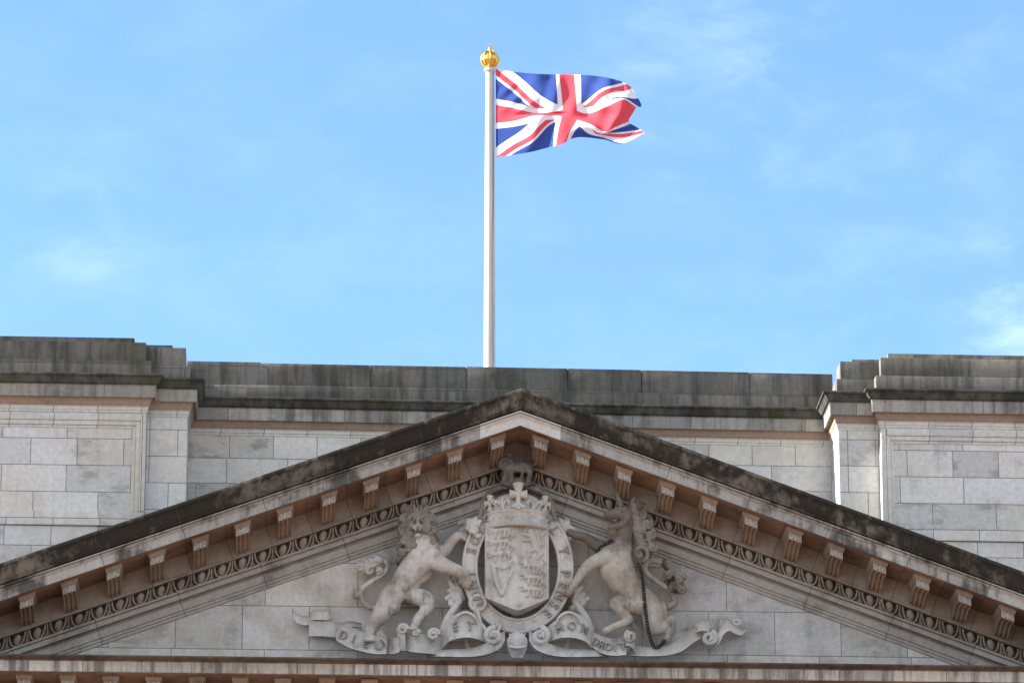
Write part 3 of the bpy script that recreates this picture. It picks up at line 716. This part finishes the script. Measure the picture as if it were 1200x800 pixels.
# ---- the unicorn
uni = empty('unicorn_statue', tuple(P(750, 765, -.35)), 'carved stone unicorn rearing right of the shield, hung with an iron chain', 'sculpture')
U = Sculpt(*bounds(655, 572, 812, 768, -1.0, .03), .0125)
U.path([(726,640,-.44,.20),(721,656,-.46,.235),(727,674,-.44,.235),(739,690,-.40,.205),(752,704,-.37,.185),(765,712,-.36,.185)], .06)
U.ell(P(717,662,-.50), (.21,.22,.26), .06, -.4); U.ell(P(712,650,-.56), (.15,.12,.17), .04, -.5)
U.path([(724,642,-.44,.19),(730,624,-.46,.155),(735,611,-.48,.125),(736,604,-.50,.115)], .05)
# head in profile, nose to the left, mouth open
U.path([(739,603,-.54,.125),(731,601,-.60,.108),(722,601.5,-.66,.080),(714,603,-.70,.068)], .025)
U.path([(736,612,-.56,.09),(727,615,-.61,.062),(719,617,-.65,.046),(714.5,617.5,-.66,.038)], .018)
U.ell(P(711.5,603,-.715), (.058,.06,.056), .018); U.ell(P(709.8,601.5,-.765), (.018,.03,.014), .004, 0, True)
U.path([(710,611,-.74,.030),(717,610.5,-.74,.028),(724,609.5,-.72,.018)], .006, 3, True)
U.ell(P(730,598.5,-.715), (.036,.045,.026), .008, 0, True); U.ell(P(730,598.5,-.69), (.024,.022,.018), .005); U.cap(P(724,595,-.70), P(735,594.5,-.69), .024, .018, .012)
U.path([(736,606,-.66,.05),(733,611,-.66,.045)], .03)
U.path([(744,597,-.56,.05),(751,592,-.58,.050),(757,589.5,-.58,.008)], .012); U.path([(739,593,-.62,.036),(742,586,-.64,.038),(744.5,581,-.64,.008)], .012)
for k in range(9): U.path([(718+rng.normal()*2,619,-.64,.026),(717+rng.normal()*2,625,-.65,.026),(716+rng.normal()*3,633+rng.normal()*2,-.61,.006)], .006, 3)   # beard
# collar: crown round the neck
for k in range(7):
    a = -1.25+k*.42; U.path([(729+11*math.sin(a),630+2*math.sin(a)*1.2,-.46-.16*math.cos(a),.026),(728+12.5*math.sin(a),624+2*math.sin(a),-.46-.17*math.cos(a),.012)], .012)
# forelegs
U.path([(720,652,-.56,.13),(707,654,-.64,.105),(694,659,-.64,.078),(685,667,-.62,.066),(677,678,-.58,.046),(670,688,-.54,.045)], .045)
U.ell(P(694.5,660,-.65), (.075,.07,.068), .03); U.path([(670,688,-.54,.05),(665.5,695,-.53,.062)], .015)
U.path([(712,644,-.32,.11),(700,639,-.30,.085),(690,632,-.31,.062),(681,628,-.33,.048),(674,627,-.35,.046)], .045)
U.path([(674,627,-.35,.05),(668,623.5,-.37,.06)], .015)
# hind quarters
U.ell(P(765,716,-.40), (.20,.22,.26), .06, .25)
U.path([(768,713,-.44,.18),(765,726,-.50,.145),(768,736,-.50,.105),(778,733,-.44,.085),(786,726,-.40,.066),(786.5,735,-.42,.050),(784,744,-.46,.048)], .04)
U.path([(784,744,-.46,.052),(781.5,750,-.50,.068)], .015)
U.path([(757,710,-.46,.165),(741,708,-.58,.125),(726,705,-.64,.088),(722,708,-.63,.075),(730,718,-.60,.062),(737,727,-.58,.058),(727,731,-.60,.046),(717,735,-.62,.045)], .04)
U.path([(717,735,-.62,.05),(710.5,739,-.63,.064)], .015)
for k in range(5): U.path([(737+k*.5,727,-.55,.018),(741+k*.6,730+k,-.54,.016),(743+k,733+k,-.52,.006)], .01, 3)
for k in range(5): U.path([(785,727+k*1.5,-.37,.018),(789,731+k*2,-.36,.014),(790,735+k*2,-.36,.005)], .01, 3)
# tail
U.path([(782,711,-.26,.05),(790,707,-.22,.046),(788,697,-.24,.044),(779,687,-.27,.042),(767,679,-.28,.042),(758,672,-.28,.042),(755,664,-.27,.042),(759,657,-.26,.042),(768,656,-.25,.044),(778,660,-.25,.046)], .02)
uni_o = U.build('unicorn_body', M['beast2'], uni)
UM = Sculpt(*bounds(716, 580, 788, 678, -1.0, .0), .011)
for k in range(13):
    for l_ in range(3):
        t = k/12; x0, y0 = 739+t*9+l_*2.5, 593+t*44+rng.normal()
        ln = rng.uniform(8, 13)*(1-.2*abs(t-.5)); d0 = -.60+.05*l_+.06*t; r = rng.uniform(.042, .056); sg_ = 1 if k % 2 else -1
        UM.path([(x0,y0,d0,r),(x0+ln*.4,y0+1+2*sg_,d0-.05,r),(x0+ln*.75,y0+6+sg_,d0-.01,r*.9),(x0+ln*.9,y0+11,d0+.05,r*.7),(x0+ln*.75,y0+16,d0+.08,.008)], .004, 4)
for k in range(9): UM.path([(738-k*.8,595-k*.2,-.62,.030),(733-k*.7,597+(k%3)*1.4-1,-.66,.026),(728+rng.normal()*2,593+rng.normal()*3,-.66,.007)], .004, 3)
sp = []                                                              # the curl that closes the mane
for k in range(15):
    a = -1.2+k*.52; r = 10*(1-k/17); sp.append((750+r*math.cos(a), 648-r*math.sin(a), -.56-.004*k, .040-.001*k))
UM.path(sp, .004, 2)
for cx_, cy_, r_, a_, d_ in ((751,603,5.5,1.2,-1),(758,613,6,.4,-1),(752,621,5.5,2.6,1),(762,626,6,1.0,-1),(757,636,6,3.6,1),(765,640,5,.2,-1),(748,612,4.5,2.2,1)): spiral(UM, cx_, cy_, r_, 1.3, a_, -.58, .036, d_)
UM.build('mane', M['mane'], uni_o)
TF = Sculpt(*bounds(764, 644, 812, 712, -.7, .02), .011)
for k in range(20):
    t = k/19; x0, y0 = 776+t*12, 660+t*16; sg_ = 1 if k % 2 else -1
    TF.path([(x0,y0,-.26,.032),(x0+6,y0-2+2*sg_,-.32-.03*(k%3),.040),(x0+11+rng.normal(),y0+6+sg_,-.32,.038),(x0+10+rng.normal()*2,y0+15,-.27,.030),(x0+4+sg_*3,y0+21,-.2,.008)], .004, 4)
for cx_, cy_, r_, a_, d_ in ((790,668,6,1.2,-1),(797,678,6,.2,1),(791,687,5.5,4.0,-1),(800,690,5,2.2,1),(783,672,4.5,3.4,1)): spiral(TF, cx_, cy_, r_, 1.25, a_, -.36, .034, d_)
TF.build('tail_tuft', M['mane'], uni_o)
hn = MB(); a, b = P(728,593,-.68), P(717.5,561,-.76)
hp = [a+(b-a)*t for t in np.linspace(0, 1, 14)]
hn.tube(hp, [.036*(1-t)+.007 for t in np.linspace(0, 1, 14)], 10)
sx_ = [Vector(a+(b-a)*t)+Vector((math.cos(t*34), math.sin(t*34)*.8, 0))*(.036*(1-t)+.004) for t in np.linspace(0, .97, 90)]
hn.tube(sx_, [.011*(1-t)+.003 for t in np.linspace(0, 1, 90)], 5)
hn.build('horn', M['dark'], uni, 60)
ch = MB()
def chain(pts, n):
    c = catmull([tuple(P(*p)) for p in pts], 24); dl = np.r_[0, np.cumsum(np.linalg.norm(np.diff(c, axis=0), axis=1))]
    for i in range(n):
        s0 = dl[-1]*(i+.5)/n; j = min(np.searchsorted(dl, s0), len(c)-2); p = Vector(c[j]); t = Vector(c[j+1]-c[j]).normalized()
        side = t.cross(Vector((0,1,0))).normalized(); w = (side*.8+Vector((0,1,0))*.6) if i % 2 else (side*.55-Vector((0,1,0))*.83); w.normalize()
        hl = dl[-1]/n*.68
        ch.tube([p+t*hl*math.cos(q)+w*.027*math.sin(q) for q in np.linspace(0, 2*math.pi, 15)], .0115, 6, False)
chain([(748,660,-.62),(752,672,-.64),(754,688,-.66),(755.5,705,-.68),(757,720,-.70),(759.5,736,-.70),(763,750,-.66),(767,758,-.62),(773,757,-.6),(779,750,-.58)], 32)
ch.build('chain', M['iron'], uni, 60); ch = MB()
chain([(718,633,-.66),(711,637,-.64),(704,641,-.60),(699,648,-.62)], 9)
ch.build('chain', M['iron'], uni, 60)

# ---- shield with its garter and crown
arms = empty('coat_of_arms', tuple(P(606, 768, -.35)), 'carved royal arms with quartered shield, lettered oval garter and crown', 'sculpture')
AX = P(606, 660, -.5)[0]
# garter: oval strap with raised rims
GC = P(606.5, 665.5, -.36); RA, RB, GWd = .79, .975, .245
gt = MB(); n = 96; cross = [(0,.10),(0,-.05),(.015,-.065),(.04,-.065),(.05,-.045),(.5*GWd,-.055),(GWd-.05,-.045),(GWd-.04,-.065),(GWd-.015,-.065),(GWd,-.05),(GWd,.10)]
V = []
for i in range(n):
    a = 2*math.pi*i/n
    for w, dy in cross: V.append((GC[0]+(RA+.085-w)*math.cos(a), GC[1]+dy-.05*abs(math.cos(a)), GC[2]+(RB+.085-w)*math.sin(a)))
k = len(cross)
gt.add(V, [(i*k+j, ((i+1) % n)*k+j, ((i+1) % n)*k+j+1, i*k+j+1) for i in range(n) for j in range(k-1)])
garter = gt.build('garter', M['sculpt'], arms, 40)
# letters from Blender's built-in font, as raised carving
_glyph = {}
def glyph(chr_, size, ex):
    key = (chr_, size, ex)
    if key not in _glyph:
        cu = bpy.data.curves.new('glyph', 'FONT'); cu.body = chr_; cu.size = size; cu.extrude = ex; cu.align_x = 'CENTER'; cu.resolution_u = 3; cu.offset = size*.012
        ob = bpy.data.objects.new('glyph', cu); COL.objects.link(ob); bpy.context.view_layer.update()
        dg = bpy.context.evaluated_depsgraph_get(); me = bpy.data.meshes.new_from_object(ob.evaluated_get(dg))
        _glyph[key] = ([v.co.copy() for v in me.vertices], [tuple(p.vertices) for p in me.polygons])
        bpy.data.objects.remove(ob); bpy.data.curves.remove(cu); bpy.data.meshes.remove(me)
    return _glyph[key]
lt = MB()
def letter(mb, c, pos, xdir, zdir, size=.16, ex=.014):
    V, Fc = glyph(c, size, ex); x = Vector(xdir).normalized(); z = Vector(zdir).normalized(); y = x.cross(z)      # out of the page is -y
    mb.add([Vector(pos)+x*v.x+z*(v.y-size*.35)-y*v.z for v in V], Fc)
txt = 'HONI SOIT QUI MAL Y PENSE'; a0, a1 = R(222), R(-52)
for i, c in enumerate(txt):
    if c == ' ': continue
    a = a0+(a1-a0)*i/(len(txt)-1); rx, rz = RA+.085-GWd/2, RB+.085-GWd/2
    pos = (GC[0]+rx*math.cos(a), GC[1]-.068-.05*abs(math.cos(a)), GC[2]+rz*math.sin(a))
    tx, tz = rx*math.sin(a), -rz*math.cos(a)
    letter(lt, c, pos, (tx, 0, tz), (-tz, 0, tx), .20, .022)
lt.build('lettering', M['letter'], garter)
# buckle and loose strap end
bk = MB(); q = P(566,726,-.46)
bk.tube([tuple(P(560+9*math.cos(t),706+9*math.sin(t),-.46)) for t in np.linspace(0, 2*math.pi, 17)], .035, 7, False)
for w in (0, 3.2): bk.tube([tuple(P(a_+w*.9,b_+w*.6,-.46-.02*w)) for a_, b_ in ((556,712),(560,728),(568,738),(580,739),(584,729))], .034, 7)
bk.build('buckle', M['sculpt'], garter, 60)

# shield: bowed plate with low-relief quarters
SXL, SXR = P(568.5,660,-.55)[0], P(643.5,660,-.55)[0]; SCX = (SXL+SXR)/2; HWs = (SXR-SXL)/2
ZT, ZS, ZB = P(606,611,-.62)[2], P(570,700,-.5)[2], P(606,716,-.65)[2]
hgt_s = ZT-ZB
def seg(X, Z, a, b, r):
    ba = (b[0]-a[0], b[1]-a[1]); L2 = ba[0]**2+ba[1]**2+1e-12
    t = np.clip(((X-a[0])*ba[0]+(Z-a[1])*ba[1])/L2, 0, 1); return np.hypot(X-a[0]-t*ba[0], Z-a[1]-t*ba[1])-r
nX, nZ = 150, 210
uu, ww = np.meshgrid(np.linspace(-1, 1, nX), np.linspace(0, 1, nZ), indexing='ij')
edge = ZS-(ZS-ZB)*(1-np.abs(uu))**.72*1.0
edge = ZS-(ZS-ZB)*np.clip(1-np.abs(uu)**1.25, 0, 1)**1.0
Z = ZT+(edge-ZT)*ww; X = uu*HWs
relief = np.zeros_like(X)
def emboss(d, hgt, soft=.012): relief[:] = np.maximum(relief, hgt*np.clip(.5-d/soft*.5, 0, 1))
for sx_ in (-1, 1):
    emboss(np.abs(np.abs(X)-HWs+.02)-.012, .012)
emboss(np.abs(X)-.010, .022); zm = ZT-.66; emboss(np.abs(Z-zm)-.008, .014)
def passant(cx, cz, s, f=1):
    q = lambda x, z: (cx+f*x*s, cz+z*s)
    for a, b, r in ((( -.32,.05),(.28,.08),.085),((-.36,.2),(-.34,.12),.11),((-.25,.02),(-.48,-.02),.045),((-.2,0),(-.24,-.24),.045),((-.02,.0),(-.0,-.24),.04),((.25,.05),(.32,-.1),.06),((.32,-.1),(.22,-.24),.04),((.18,.02),(.1,-.22),.045),((.3,.1),(.48,.25),.025),((.48,.25),(.34,.34),.03),((-.42,.18),(-.5,.12),.05)):
        emboss(seg(X, Z, q(*a), q(*b), r*s), .05)
for qx, qz in ((-.255, ZT-.36), (.255, zm-.27)):
    for k in range(3): passant(qx, qz+.19-.19*k, .40)
cx, cz = .25, ZT-.36; q = lambda x, z: (cx+x*.52, cz+z*.52)          # rampant lion of the second quarter
for a, b, r in (((-.02,.2),(.08,-.12),.11),((-.08,.36),(-.04,.28),.10),((-.08,.2),(-.32,.28),.05),((-.02,.1),(-.3,.08),.05),((.08,-.14),(-.12,-.25),.07),((-.12,-.25),(-.12,-.42),.04),((.12,-.16),(.22,-.3),.07),((.22,-.3),(.12,-.46),.04),((.14,-.1),(.34,.05),.028),((.34,.05),(.24,.28),.028),((.24,.28),(.36,.4),.05)):
    emboss(seg(X, Z, q(*a), q(*b), r*.52), .05)
emboss(np.minimum(np.abs(np.maximum(np.abs(X-.25)-.205, np.abs(Z-cz)-.275))-.012, 9), .018)
cx, cz = -.25, zm-.28; q = lambda x, z: (cx+x*.6, cz+z*.6)           # harp of the third quarter
for a, b, r in (((-.22,.38),(-.14,-.1),.06),((-.14,-.1),(.0,-.42),.05),((.0,-.42),(.26,.2),.05),((-.22,.38),(.05,.28),.045),((.05,.28),(.26,.36),.045),((.26,.36),(.28,.18),.045)):
    emboss(seg(X, Z, q(*a), q(*b), r*.6), .06)
for t in np.linspace(.15, .85, 5): emboss(seg(X, Z, q(-.2+t*.44,.3), q(-.16+t*.2,-.1-t*.22), .007), .02)
Yf = -.50-.20*(1-uu**2)-relief-.03*ww
sh = MB()
fr = np.stack([X+SCX, Yf, Z], -1).reshape(-1, 3); bkv = np.stack([X+SCX, np.full_like(X, -.34), Z], -1).reshape(-1, 3)
Fc = [(i*nZ+j, (i+1)*nZ+j, (i+1)*nZ+j+1, i*nZ+j+1) for i in range(nX-1) for j in range(nZ-1)]
rim = [(i, 0) for i in range(nX)]+[(nX-1, j) for j in range(1, nZ)]+[(i, nZ-1) for i in range(nX-2, -1, -1)]+[(0, j) for j in range(nZ-2, 0, -1)]
NF = nX*nZ; r_ = [i*nZ+j for i, j in rim]
sh.add(np.vstack([fr, bkv]), Fc+[(a, b, b+NF, a+NF) for a, b in zip(r_, r_[1:]+r_[:1])])
sh.build('shield', M['sculpt'], arms, 40)

# crown: jewelled circlet, crosses and lilies, beaded arches, cap, and the crest on top
CC = P(606, 604, -.45); CC = np.array((CC[0], -.40, P(606, 606, -.86)[2]))
cr = MB()
cr.lathe(CC, [(.38,-.09),(.46,-.115),(.515,-.105),(.535,-.075),(.52,-.045),(.49,-.03),(.475,.0),(.472,.10),(.48,.115),(.50,.13),(.495,.155),(.475,.17),(.44,.175)], 72, .80)
for k in range(26):
    a = 2*math.pi*k/26; big = k % 2
    cr.ball((CC[0]+.472*math.cos(a), CC[1]+.8*.472*math.sin(a), CC[2]+.05), (.032 if big else .02, .02, .032 if big else .02), 8)
circ = cr.build('crown', M['sculpt'], arms, 45)
cp = MB()
cp.lathe(CC, [(.445,.10),(.45,.20),(.435,.28),(.39,.36),(.31,.43),(.2,.475),(.0,.49)], 48, .80)
cp.build('cap', M['sculpt'], circ, 60)
FS = 1.0
for k in range(12):
    fl_ = MB()
    a = -math.pi/2+k*math.pi/6; e = np.array((math.cos(a), .8*math.sin(a), 0)); t = np.array((-math.sin(a), .8*math.cos(a), 0)); t = t/np.linalg.norm(t)
    b0 = CC+e*.475+np.array((0,0,.16)); z = np.array((0,0,1.0))
    if k % 2 == 0:      # cross, the front one taller
        q = FS*(1.75 if k == 0 else 1.1)
        fl_.tube([b0, b0+z*.05*q+e*.02, b0+z*.13*q+e*.03], [.030*q,.020*q,.026*q], 8); fl_.tube([b0+z*.13*q+e*.03, b0+z*.23*q+e*.02], [.024*q,.052*q], 8)
        for s in (-1, 1): fl_.tube([b0+z*.13*q+e*.03, b0+z*.13*q+e*.03+t*s*.078*q], [.022*q,.046*q], 8)
        fl_.tube([b0+z*.02+e*.02-t*.05*q, b0+z*.05*q+e*.03, b0+z*.02+e*.02+t*.05*q], [.02*q,.024*q,.02*q], 7)
    else:               # lily
        q = FS
        fl_.tube([b0, b0+z*.1*q+e*.02, b0+z*.2*q+e*.0], [.030*q,.040*q,.008], 8)
        for s in (-1, 1): fl_.tube([b0+z*.04*q+e*.01, b0+z*.11*q+e*.03+t*s*.05*q, b0+z*.14*q+e*.04+t*s*.10*q, b0+z*.09*q+e*.04+t*s*.125*q, b0+z*.06*q+e*.04+t*s*.10*q], [.022*q,.026*q,.024*q,.018*q,.008*q], 8)
    fl_.build('crown_cross' if k % 2 == 0 else 'crown_lily', M['sculpt'], circ, 60)
ar = MB()
for a in (R(-14), R(194)):
    pts = []
    for t in np.linspace(0, 1, 22):
        ph = t*math.pi/2; r = .585*math.cos(ph)**.70 if t < 1 else 0; z = .15+.46*math.sin(ph)**1.05
        pts.append((CC[0]+r*math.cos(a), CC[1]+.8*r*math.sin(a), CC[2]+z))
    pts[0] = (pts[0][0]+.035*math.cos(a), pts[0][1], pts[0][2]-.10)
    ar.tube(pts, .036, 8)
    for p in pts[1::1]:
        dv = Vector((math.cos(a), -.9, .8)).normalized()*.036
        ar.ball((p[0]+dv[0], p[1]+dv[1], p[2]+dv[2]), .021, 7)
ar.build('arch', M['beast'], circ, 60)
# crest: a small crowned lion standing on the crown
C = Sculpt(*bounds(578, 516, 636, 590, -.95, -.1), .010)
cq = lambda x, y, d=-.50, r=.03: (x, y, d, r)
C.ell(P(606,567,-.5), (.13,.13,.10), .03)                            # orb
C.path([cq(595,548,-.5,.10),cq(605,547,-.5,.085),cq(618,547,-.5,.09)], .03)
for x in (593, 600, 613, 621): C.path([cq(x,551,-.5-.05*(x%2),.05),cq(x-1,558,-.52,.035),cq(x-2,564,-.53,.04)], .02)
C.ell(P(593,540,-.58), (.085,.09,.085), .03); C.ell(P(592,543,-.66), (.045,.05,.04), .02)
for k in range(40):
    a = rng.uniform(0, 2*math.pi); C.path([(593+6*math.cos(a),541+6*math.sin(a),-.56,.026),(593+8.5*math.cos(a),542+8.5*math.sin(a)+2,-.52,.012)], .010)
for s in (-1, 1): C.ell(P(593+s*2.5,540,-.665), (.016,.02,.014), .006, 0, True)
for k in range(5): C.path([(588+k*2.5,533,-.58,.02),(587.5+k*2.7,528.5-(k%2)*-1.5,-.59,.012)], .01)
C.path([cq(621,545,-.48,.03),cq(627,543,-.46,.026),cq(629,536,-.46,.024),cq(624,531,-.46,.024),cq(626,526,-.46,.03),cq(630,523,-.46,.01)], .015)
C.path([cq(588,566,-.5,.03),cq(606,568,-.55,.034),cq(626,566,-.5,.03)], .012)
C.ell(P(606,555,-.55), (.06,.5,.035), .01, 0, True); C.ell(P(616,556,-.55), (.035,.5,.035), .01, 0, True)
C.build('crest', M['dark'], arms)

# mantling: scrolls and leaves that fill the corners round the garter
mt = None
def curl(cx, cy, r0, turns, a0, d, w, dirn=1, shrink=.85):
    pts = []
    n = int(10*turns)+4
    for k in range(n):
        t = k/(n-1); a = a0+dirn*t*turns*2*math.pi; r = r0*(1-shrink*t); pts.append((cx+r*math.cos(a), cy-r*math.sin(a), d-.03*t, w*(1-.45*t)))
    mt.path(pts, .012, 2)
for f in (-1, 1):
    m_ = lambda x: 606+f*(x-606)
    mt = Sculpt(*bounds(*((512, 596, 606) if f < 0 else (606, 596, 708)), 772, -.75, .03), .0125)
    mt.path([(m_(693),738,-.30,.05),(m_(687),724,-.32,.055),(m_(679),712,-.32,.05),(m_(673),704,-.30,.04),(m_(674),698,-.30,.03)], .02)
    mt.path([(m_(689),740,-.24,.045),(m_(683),726,-.26,.045),(m_(677),716,-.26,.03)], .02)
    curl(m_(682), 705, 8, 1.3, .5 if f > 0 else math.pi-.5, -.24, .035, f)
    for k in range(16):
        x0, y0 = m_(672+rng.uniform(-4, 8)), 700+rng.uniform(-12, 16)
        mt.path([(x0,y0,-.22,.04),(x0+f*4+rng.normal()*2,y0-5+rng.normal()*3,-.28,.035),(x0+f*8+rng.normal()*2,y0-7+rng.normal()*4,-.2,.01)], .015, 3)
    for k in range(14):                                              # leaves at the shoulder of the garter
        x0, y0 = m_(652+rng.uniform(0, 14)), 606+rng.uniform(0, 22)
        mt.path([(x0,y0,-.22,.05),(x0+f*4+rng.normal()*2,y0+3,-.30,.045),(x0+f*7+rng.normal()*3,y0+7,-.22,.012)], .008, 3)
    if f < 0:
        for k in range(15):                                          # leaves knotted over the strap
            x0, y0 = 550+rng.uniform(0, 12), 609+rng.uniform(0, 18); a = rng.uniform(0, 6.28)
            mt.path([(x0,y0,-.46,.034),(x0+3.2*math.cos(a),y0-3.5*math.sin(a),-.53-.04*rng.random(),.036),(x0+6*math.cos(a+.5),y0-7*math.sin(a+.5),-.48,.010)], .004, 4)
        curl(551, 613, 4.5, 1.2, 0, -.54, .028, 1)
    mt.build('mantling', M['sculpt'], arms)
# fluted stem at the foot
mt = Sculpt(*bounds(588, 730, 626, 772, -.8, .03), .0115)
for dx in (-9, -6, -3, 0, 3, 6, 9):
    mt.path([(606+dx*.55,769,-.46,.035),(606+dx,758,-.56+abs(dx)*.008,.036),(606+dx*1.05,750,-.60+abs(dx)*.010,.034),(606+dx*.8,743+abs(dx)*.3,-.54+abs(dx)*.006,.026),(606+dx*1.1,739+abs(dx)*.3,-.52,.008)], .006, 4)
mt.path([(597,757,-.60,.022),(606,758.5,-.63,.024),(615,757,-.60,.022)], .008, 3)
mt.build('stem', M['sculpt'], arms)

# ---- motto ribbon, folded along the foot of the gable
rib = empty('motto_ribbon', tuple(P(606, 769, -.3)), 'long carved ribbon with motto folded along the foot of the gable', 'sculpture')
rb = MB()
def ribbon(mb, pts, n=7, th=.05, bow=.02):
    c = catmull(pts, n); V = []; K = 7
    for x, yt, yb, d in c:
        a, b = P(x, yt, d), P(x, yb, d)
        for k in range(K):
            t = k/(K-1); p = a+(b-a)*t; rim = .016 if k in (0, K-1) else 0
            V.append((p[0], p[1]+bow*(1-(2*t-1)**2)-rim, p[2]))
        for k in range(K):
            t = 1-k/(K-1); p = a+(b-a)*t; V.append((p[0], p[1]+th+bow*(1-(2*t-1)**2), p[2]))
    k = 2*K; N = len(c)
    mb.add(V, [(i*k+j, (i+1)*k+j, (i+1)*k+(j+1) % k, i*k+(j+1) % k) for i in range(N-1) for j in range(k)]+[tuple(range(k)), tuple((N-1)*k+j for j in range(k))[::-1]])
    return c
def roll(mb, cx, cy, r0, d, w=.035, turns=1.5, a0=0, dirn=1):
    pts = []
    for k in range(int(14*turns)+1):
        t = k/(14*turns); a = a0+dirn*t*turns*2*math.pi; r = r0*(1-.75*t); pts.append(tuple(P(cx+r*math.cos(a), cy-r*math.sin(a), d-.05*t)))
    mb.tube(pts, [w*(1-.4*k/len(pts)) for k in range(len(pts))], 7)
# left tail
ribbon(rb, [(342,708,713,-.16),(343,713,722,-.20),(347,718,729,-.22),(355,721,732,-.18),(364,722,732,-.10)])
ribbon(rb, [(363,717,727,-.10),(369,714,726,-.20),(377,714,726,-.22),(384,714,726,-.20),(388,711,723,-.12)], th=.045)
ribbon(rb, [(362,727,745,-.14),(375,728,745,-.20),(388,728,746,-.20),(402,729,748,-.14)])
RL = ribbon(rb, [(394,738,750,-.30),(399,732,753,-.34),(410,734,759,-.40),(424,740,763,-.46),(440,745,766,-.50),(453,746,766,-.50)])
ribbon(rb, [(399,731,737,-.22),(406,728,735,-.30),(415,728,734,-.24),(424,730,735,-.12)])
ribbon(rb, [(441,741,752,-.42),(447,738,749,-.52),(452,743,756,-.50),(454,750,764,-.44)])
ribbon(rb, [(455,748,766,-.40),(461,747,766,-.50),(467,746,764,-.52),(470,741,759,-.44)])
for dx in (0, 3.2): rb.tube([tuple(P(468+dx,735,-.46)), tuple(P(469+dx,747,-.46)), tuple(P(470+dx,762,-.42))], [.045,.04,.035], 8)
roll(rb, 472, 737, 6.0, -.48, .035)
RM = ribbon(rb, [(475,741,762,-.36),(485,742,764,-.46),(496,743,765,-.50),(508,745,766,-.46),(519,746,767,-.34)])
roll(rb, 508, 743, 6.5, -.54, .04)
roll(rb, 488, 741, 4.0, -.48, .03)
# the two big loops either side of the stem
def loop(f):
    m_ = lambda x: 606+f*(x-606)
    out = ribbon(rb, [(m_(517),744,764,-.32),(m_(521),731,756,-.44),(m_(529),722,750,-.56),(m_(541),718.5,747,-.64),(m_(553),721,747,-.64),(m_(564),729,750,-.56),(m_(574),738,755,-.42)], n=8)
    ribbon(rb, [(m_(500),763,769,-.36),(m_(520),761,769,-.52),(m_(542),760,769.5,-.66),(m_(560),757,768.5,-.68),(m_(575),750,765,-.64),(m_(586),742,759,-.58),(m_(592),739,750,-.50)], n=8)
    ribbon(rb, [(m_(526),752,764,-.14),(m_(545),750,765,-.10),(m_(566),752,766,-.14)])
    roll(rb, m_(579), 745, 10, -.60, .055, 1.4, 1.5, f); rb.ball(tuple(P(m_(579),745,-.62)), (.05,.05,.05), 10)
    rb.tube([tuple(P(m_(545),747,-.3)), tuple(P(m_(548),757,-.34)), tuple(P(m_(552),764,-.3))], .03, 7)
    for q in (534, 549): rb.ball(tuple(P(m_(q),724,-.52)), (.06,.05,.05), 8)
    rb.tube([tuple(P(*q)) for q in catmull([(m_(531),730,-.60),(m_(536),721,-.68),(m_(546),717,-.70),(m_(556),722,-.68),(m_(560),731,-.60)], 6)], .024, 8)
    return out
LL = loop(1); LR = loop(-1)
RR = ribbon(rb, [(688,734,752,-.30),(697,741,760,-.40),(708,746,766,-.48),(720,748,768,-.52),(734,746,767,-.50)])
roll(rb, 739, 745, 6.5, -.52, .042, 1.5, 2.0); ribbon(rb, [(730,744,758,-.46),(736,739,756,-.54),(742,741,760,-.5),(744,748,766,-.42)])
RQ = ribbon(rb, [(738,754,768,-.34),(752,757,768.5,-.40),(770,758,768.5,-.44),(786,754,767,-.46),(800,745,762,-.42),(812,736,753,-.34),(822,731,747,-.24)])
ribbon(rb, [(782,749,758,-.22),(792,741,752,-.26),(800,737,746,-.2),(806,735,741,-.12)])
ribbon(rb, [(811,733,746,-.2),(816,727,741,-.30),(824,725,739,-.34),(831,728,741,-.3),(834,738,750,-.2)])
roll(rb, 831, 747, 8.5, -.28, .045, 1.5, 1.2, -1)
ribbon(rb, [(829,752,760,-.14),(838,747,758,-.26),(844,735,751,-.32),(848,727,743,-.32),(854,727,739,-.28),(861,733,742,-.24),(868,737,744,-.2),(875,735,740,-.12)])
roll(rb, 864, 728, 4.5, -.20, .03, 1.1, 2.6, 1)
ribbon(rb, [(842,730,740,-.2),(845,725,733,-.26),(852,724,731,-.2)])
rbo = rb.build('ribbon', M['sculpt'], rib, 45)
ml = MB()
def write(txt, c, t0, t1, size, dep=.0):
    cs = [i for i in range(len(txt))]
    for i in cs:
        if txt[i] == ' ': continue
        t = t0+(t1-t0)*(i/(max(1, len(txt)-1))); j = t*(len(c)-1); a = int(min(j, len(c)-2)); fr_ = j-a
        q = c[a]*(1-fr_)+c[a+1]*fr_; d2 = c[a+1]-c[a]
        p = P(q[0], (q[1]+q[2])/2, q[3]-.002+.012); p2 = P(q[0]+d2[0]*.2, (q[1]+q[2]+(d2[1]+d2[2])*.2)/2, q[3]+d2[3]*.2-.002+.012)
        xd = Vector(p2-p)
        if xd.x < 0: xd = -xd
        zd = Vector((0,-.0,1)); zd = (zd-xd.normalized()*zd.dot(xd.normalized()))
        letter(ml, txt[i], p, xd, zd, size, .03)
write('DIEU', RL, .28, .86, .19); write('ET', LL, .40, .64, .20); write('MON', LR, .72, .30, .19); write('DROIT', RR, .30, .92, .17)
ml.build('lettering', M['letter'], rib)
